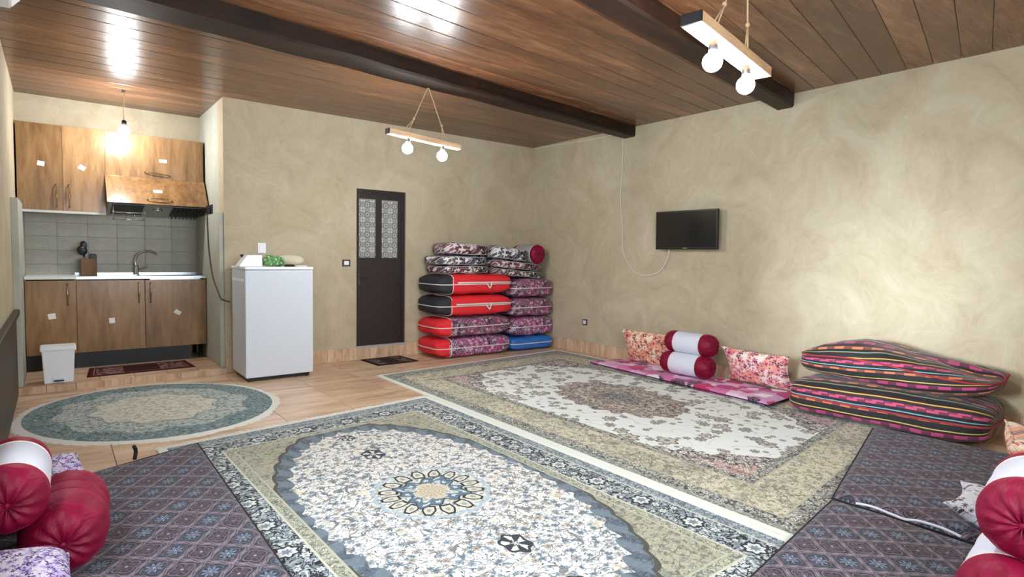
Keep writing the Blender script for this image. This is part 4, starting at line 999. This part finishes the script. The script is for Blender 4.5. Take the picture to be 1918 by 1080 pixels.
# ================================================================== padded floor mats
def pad(name, label, quad, mat, hx, hy, th, pip, seed=0.0, z=0.0095, amp=0.004, cat='mat', puff=0.25):
    t = thing(name, label, cat, (0, 0, 0)); q = [Vector((a, b, 0)) for a, b in quad]; nx, ny = 40, 40; V = []; F = []; uv = []
    def P(s, t_): return (q[0]*(1-s)+q[1]*s)*(1-t_) + (q[3]*(1-s)+q[2]*s)*t_
    for lay in (1, -1):
        for i in range(nx+1):
            for j in range(ny+1):
                s, tt = i/nx, j/ny; p = P(s, tt)
                e = min(min(s, 1-s)*hx*2, min(tt, 1-tt)*hy*2); k = min(1.0, e/0.06); pr = (1-(1-k)**2)**0.5
                h = z+th/2 + lay*th/2*pr
                if lay > 0: h += pr*amp*(mnoise.noise(Vector((p.x*2.2+seed, p.y*2.2, 0))) + 0.5*mnoise.noise(Vector((p.x*6+seed, p.y*6, 3))))
                V.append((p.x, p.y, h)); uv.append(((s*2-1)*hx, (tt*2-1)*hy))
    n1 = (nx+1)*(ny+1); g = lambda i, j, l: l*n1+i*(ny+1)+j
    for i in range(nx):
        for j in range(ny):
            F.append((g(i, j, 0), g(i+1, j, 0), g(i+1, j+1, 0), g(i, j+1, 0))); F.append((g(i, j+1, 1), g(i+1, j+1, 1), g(i+1, j, 1), g(i, j, 1)))
    for i in range(nx): F.append((g(i, 0, 1), g(i+1, 0, 1), g(i+1, 0, 0), g(i, 0, 0))); F.append((g(i, ny, 0), g(i+1, ny, 0), g(i+1, ny, 1), g(i, ny, 1)))
    for j in range(ny): F.append((g(0, j, 0), g(0, j+1, 0), g(0, j+1, 1), g(0, j, 1))); F.append((g(nx, j, 1), g(nx, j+1, 1), g(nx, j+1, 0), g(nx, j, 0)))
    mesh_obj('cover', V, F, mat, t, uv, True)
    rim = [P(i/20, 0) for i in range(20)] + [P(1, i/20) for i in range(20)] + [P(1-i/20, 1) for i in range(20)] + [P(0, 1-i/20) for i in range(20)]
    tube('piping', [(p.x, p.y, z+th/2) for p in rim], 0.006, pip, t, 6, True)
    return t
tL = pad('floor_mattress', 'dark diamond-patterned floor mattress under the crimson bolsters beside the navy carpet', [(-6.32, -5.6), (-5.285, -5.6), (-5.265, -2.66), (-6.30, -3.10)], 'dark_mat_c', 0.52, 1.45, 0.05, 'piping_black', 2.0)
tl = pad('floor_mattress', 'dark diamond-patterned floor mattress touching the striped bundle', [(-2.545, -6.95), (-0.72, -6.75), (-0.80, -5.36), (-2.55, -5.79)], 'dark_mat', 0.91, 0.60, 0.062, 'piping_black', 5.0)
pad('floor_mattress', 'dark diamond-patterned floor mattress crossing the end of the navy and cream carpet', [(-4.62, -7.15), (-2.575, -6.97), (-2.575, -5.80), (-4.60, -6.07)], 'dark_mat_b', 1.02, 0.60, 0.055, 'piping_black', 8.0)
# thin white cord laid along the joint between the two mattresses
(tube('joint_cord', catmull([(-2.563, -5.92, 0.060), (-2.557, -6.00, 0.068), (-2.563, -6.10, 0.062), (-2.562, -6.16, 0.058), (-2.556, -6.22, 0.070), (-2.556, -6.32, 0.071), (-2.562, -6.40, 0.060)]), 0.007, 'white_fabric', tl, 8))
# corner tag on the left mattress
(tube('corner_strap', catmull([(-5.655, -2.815, 0.045), (-5.645, -2.79, 0.09), (-5.655, -2.80, 0.125), (-5.65, -2.83, 0.115)]), 0.012, 'cloth_dark', tL, 8))
pk = pad('floor_quilt', 'pink patchwork quilt spread along the television wall', [(-0.78, -4.46), (-0.10, -4.42), (-0.03, -2.02), (-0.60, -1.97)], 'pink_patch', 0.32, 1.24, 0.05, 'piping_black', 11.0, amp=0.016, cat='quilt')

# ================================================================== cushions
def bolster(label, c, axis_rz, R, L, mat, mat2=None, tilt=0.0, group=None, body='white_fabric', frac=0.27, roll=0.0):
    plainb = (body == mat)
    """round bolster: plain sleeve, two velvet ends gathered on a button. axis = local X"""
    t = thing('bolster_cushion', label, 'bolster', c, rot=(roll, tilt, axis_rz), group=group)
    h = L/2; s = h*(1-2*frac*0.9)
    lathe('sleeve', [(R*0.985, -s), (R*1.0, -s+0.01), (R*1.015, 0), (R*1.0, s-0.01), (R*0.985, s)], body, t, 40, 'X')
    for sg in (-1, 1):
        V = []; F = []; prof = [(R*0.985, s), (R*1.02, s+0.02), (R*1.03, s+(h-s)*0.35), (R*0.98, s+(h-s)*0.62), (R*0.82, s+(h-s)*0.85), (R*0.58, h*0.995), (R*0.32, h*1.0), (R*0.12, h*0.97), (0.006, h*0.95)]
        NS = 48
        for i, (r, x) in enumerate(prof):
            for k in range(NS):
                a = 2*PI*k/NS; pl = 0.016*math.sin(a*12+i*0.4)*(i/len(prof))*(1 if i > 2 else 0)
                V.append((sg*(x+pl*0.6), math.cos(a)*(r*(1+pl*0.5)), math.sin(a)*(r*(1+pl*0.5))))
        for i in range(len(prof)-1):
            for k in range(NS):
                f = (i*NS+k, i*NS+(k+1) % NS, (i+1)*NS+(k+1) % NS, (i+1)*NS+k); F.append(f if sg < 0 else f[::-1])
        F.append(tuple((len(prof)-1)*NS+k for k in range(NS)))
        mesh_obj('velvet_end', V, F, (mat if sg > 0 or not mat2 else mat2), t, None, True)
        lathe('button', [(0.014, sg*h*0.955), (0.012, sg*h*0.975), (0.004, sg*h*0.985)], (mat if sg > 0 or not mat2 else mat2), t, 12, 'X')
        if not plainb: lathe('band', [(R*1.005, sg*(s-0.004)), (R*1.022, sg*s), (R*1.005, sg*(s+0.008))], 'piping_white', t, 40, 'X')
    return t
def cushion(label, c, a, b, th, rot, mat, seed, group=None, ear=0.10, name='cushion', pip=None):
    t = thing(name, label, 'cushion', c, rot=rot, group=group)
    V, F, uv, rim = pillow_mesh(a, b, th, 24, seed, ear)
    mesh_obj('cover', V, F, mat, t, uv, True)
    tube('piping', rim, 0.006, pip or mat, t, 6, True)
    return t
# pillow local frame: x = width, y = height, z = thickness; stood up against the right wall
def stood(lean, yaw=0.0, spin=0.0):
    return (Matrix.Rotation(yaw, 3, 'Z') @ Matrix.Rotation(PI/2, 3, 'Z') @ Matrix.Rotation(PI/2-lean, 3, 'X') @ Matrix.Rotation(spin, 3, 'Z')).to_euler()
cushion('orange floral cushion leaning on the wall beside the low socket', (-0.19, -2.58, 0.265), 0.38, 0.225, 0.075, stood(0.38, 0, 0.0), 'floral_orange', 1.0, None, 0.03)
cushion('pink and orange floral cushion leaning on the wall next to the striped bundle', (-0.22, -4.03, 0.255), 0.37, 0.21, 0.075, stood(0.45, 0, 0.02), 'floral_pink', 4.0, None, 0.13)
bolster('lower white bolster with crimson velvet ends on the pink quilt', (-0.36, -3.26, 0.19), -PI/2, 0.123, 0.66, 'velvet_crimson')
bolster('upper white bolster with crimson velvet ends stacked on another over the pink quilt', (-0.31, -3.27, 0.430), -PI/2, 0.123, 0.64, 'velvet_crimson')

# left foreground group
bolster('big crimson velvet bolster lying on the mattress by the dado', (-6.015, -4.04, 0.212), -PI/2-0.06, 0.152, 0.60, 'velvet_crimson', None, 0.0, None, 'velvet_crimson', 0.46)
bolster('white-sleeved crimson bolster resting on top of another by the dado', (-6.193, -4.06, 0.424), -PI/2-0.01, 0.126, 0.62, 'velvet_crimson')
cushion('purple floral cushion farther along the dado, behind the crimson bolsters', (-6.10, -3.47, 0.20), 0.19, 0.18, 0.09, (0.30, -0.10, 0.25), 'floral_purple', 7.0)
cushion('purple floral cushion lying in front of the crimson bolsters', (-6.16, -4.62, 0.18), 0.165, 0.24, 0.12, (0.12, 0.12, 0.1), 'floral_purple', 9.0)

# right foreground group
bolster('crimson velvet and white bolster lying lowest beside the dark mattress joint', (-3.20, -6.72, 0.212), PI+0.08, 0.146, 0.62, 'velvet_crimson')
bolster('crimson velvet and white bolster stacked above another beside the dark mattress joint', (-3.12, -6.74, 0.494), PI+0.10, 0.138, 0.62, 'velvet_crimson')
cushion('orange floral cushion propped behind the bolsters on the dark mattress', (-1.72, -6.58, 0.27), 0.30, 0.26, 0.10, (0.75, 0.0, 0.25), 'floral_orange', 13.0)
cushion('white dotted pillow with a pointed corner tucked behind the crimson bolsters', (-2.36, -6.50, 0.155), 0.26, 0.20, 0.07, (0.30, 0.06, 0.12), 'dotted_white', 15.0, None, 0.2, 'pillow')

# ================================================================== striped bundle
def bundle(label, c, a, b, h, mat, seed, rz, sag, e=4.0, piph=0.0, amp=0.03):
    t = thing('striped_bundle', label, 'bundle', c, rz, 'striped bedding bundles')
    del t['group']
    V, F, seam = soft(a, b, h, e, 0.18, 0.12, amp, 3.2, seed, 26, sag)
    mesh_obj('cover', V, F, mat, t, None, True)
    tube('piping', seam(piph, 90), 0.008, 'piping_red', t, 6, True)
    return t
bundle('striped woven bedding bundle lying on the floor beneath a slumped one', (-0.395, -5.33, 0.178), 0.33, 0.74, 0.165, 'kilim_low', 3.0, 0.05, lambda p: p, 6.5)
def sg(p):
    k = min(1.0, max(0.0, p.z/0.15+0.15))          # only the upper side heaps and slumps; the underside lies flat
    return Vector((p.x, p.y, p.z + k*(0.05*math.sin(p.y*4.2+0.6) + (-0.07*max(0, -p.y/0.74) if p.x < 0 else 0))))
bundle('slumped striped woven bedding bundle on top of the other striped one', (-0.375, -5.36, 0.498), 0.31, 0.72, 0.15, 'kilim_top', 8.0, 0.02, sg, 3.6, 0.25, 0.03)

# ================================================================== bedding pile in the corner
_turn = [0.02, -0.025, 0.015, -0.01, 0.02, -0.03, 0.025, -0.02]
def bag(name, label, cat, c, a, b, h, mat, endmat=None, xsplit=None, seed=0.0, px=0.32, py=0.15, pip='piping_white', e=7.0, group=None, amp=0.016, zip_=False, rz=0.0):
    t = thing(name, label, cat, c, _turn[int(seed) % 8], group)
    V, F, seam = soft(a, b, h, e, px, py, amp, 5.5, seed, 20)
    if endmat:
        split_obj(V, F, lambda p: p.x > xsplit, ('cover', 'end_panel'), (mat, endmat), t)
        ring = []
        for k in range(48):
            th = 2*PI*k/48; yy, zz = math.cos(th), math.sin(th); rr = (abs(yy)**e+abs(zz)**e)**(-1/e)
            xf = abs(xsplit/a); ys = (1-xf**e)**(1/e) if xf < 1 else 0.5
            ring.append((xsplit, yy*rr*b*1.01*(0.97), zz*rr*h*(1-px*xf**5)*(1-py*abs(yy*rr)**5)*1.02))
        tube('edge_piping', ring, 0.007, pip, t, 6, True)
    else: mesh_obj('cover', V, F, mat, t, None, True)
    tube('seam', seam(0.0, 72), 0.0075, pip, t, 6, True)
    if zip_:
        zz = [v for v in seam(0.12, 120) if v.y < -b*0.75 and v.x > xsplit+0.03]
        zz.sort(key=lambda v: v.x); tube('zip', [v+Vector((0, -0.004, 0)) for v in zz], 0.013, 'piping_white', t, 6)
        xm_ = xsplit+0.56*(a-xsplit); m = min(zz, key=lambda v: abs(v.x-xm_))
        tube('carry_handle', catmull([m+Vector((-0.05, -0.006, 0.0)), m+Vector((-0.02, -0.03, -0.05)), m+Vector((0.0, -0.035, -0.075)), m+Vector((0.02, -0.03, -0.05)), m+Vector((0.05, -0.006, 0.0))], 5), 0.010, 'piping_white', t, 6)
    return t
G1 = None
Lc = -1.485; La = 0.624
bag('bedding_bag', 'mauve patterned bedding bag with a red end, lowest of the pile', 'bedding bag', (Lc+0.02, -0.33, 0.140), La, 0.32, 0.134, 'bag_mauve_pink', 'red_cloth', -0.40, 1.0)
bag('bedding_bag', 'mauve patterned bedding bag with a red end, directly under the red bags', 'bedding bag', (Lc+0.02, -0.33, 0.422), La, 0.32, 0.134, 'bag_mauve', 'red_cloth', -0.43, 2.0)
bag('bedding_bag', 'lower bright red zipped bedding bag with a dark end', 'bedding bag', (Lc+0.02, -0.34, 0.708), La, 0.325, 0.138, 'red_cloth', 'dark_fabric', -0.42, 3.0, zip_=True)
bag('bedding_bag', 'upper bright red zipped bedding bag with a dark end', 'bedding bag', (Lc+0.02, -0.34, 1.00), La, 0.325, 0.140, 'red_cloth', 'dark_fabric', -0.42, 4.0, zip_=True)
Rc = -0.428; Ra = 0.405
bag('bedding_bag', 'blue bedding bag on the floor in the corner', 'bedding bag', (Rc, -0.34, 0.108), Ra, 0.31, 0.100, 'blue_cloth', None, None, 5.0, 0.25)
for k, (z, h, lab) in enumerate(((0.355, 0.136, 'mauve patterned bedding bag resting on the blue bag'), (0.640, 0.134, 'mauve patterned bedding bag, second above the blue bag'), (0.925, 0.136, 'mauve patterned bedding bag, third above the blue bag'))):
    bag('bedding_bag', lab, 'bedding bag', (Rc, -0.33, z), Ra, 0.30, h, 'bag_mauve' if k else 'bag_mauve_pink', None, None, 6.0+k, 0.25)
# folded blankets on top
def blanket(label, c, a, b, h, mat, seed, rz=0.0, rot=None):
    t = thing('folded_blanket', label, 'blanket', c, rot=rot or (0, 0, rz))
    V, F, seam = soft(a, b, h, 6.0, 0.15, 0.1, 0.020, 6.0, seed, 20); mesh_obj('fold', V, F, mat, t, None, True)
    for zz in (-0.75, 0.75): tube('edge_binding', seam(zz, 64), 0.005, 'grey_fabric', t, 6, True)
    return t
blanket('flat grey patterned blanket lying directly on the red bags', (-1.60, -0.33, 1.195), 0.40, 0.27, 0.054, 'blanket_dark', 21.0)
blanket('pale blue-grey patterned blanket in the middle above the red bags', (-1.63, -0.33, 1.322), 0.39, 0.27, 0.064, 'blanket_blue', 22.0, 0.03)
blanket('maroon patterned blanket topping the stack above the red bags', (-1.55, -0.33, 1.475), 0.35, 0.26, 0.080, 'blanket_maroon', 23.0, rot=(0, 0.03, -0.03))
blanket('grey patterned blanket lying directly on the mauve bags', (-0.66, -0.33, 1.140), 0.47, 0.26, 0.048, 'blanket_dark', 24.0, rot=(0, 0.085, 0))
blanket('mauve patterned blanket in the middle above the mauve bags', (-0.68, -0.33, 1.252), 0.45, 0.26, 0.054, 'blanket_maroon', 25.0, rot=(0, 0.085, 0))
blanket('dark blue-grey blanket on top beside the grey bolster', (-0.81, -0.33, 1.425), 0.31, 0.25, 0.098, 'blanket_blue', 26.0, rot=(0, 0.085, 0.02))
bolster('grey bolster with a round crimson velvet end on top of the bedding pile', (-0.325, -0.34, 1.425), -PI/2+0.06, 0.140, 0.52, 'velvet_crimson', None, 0, None, 'grey_fabric', 0.2)
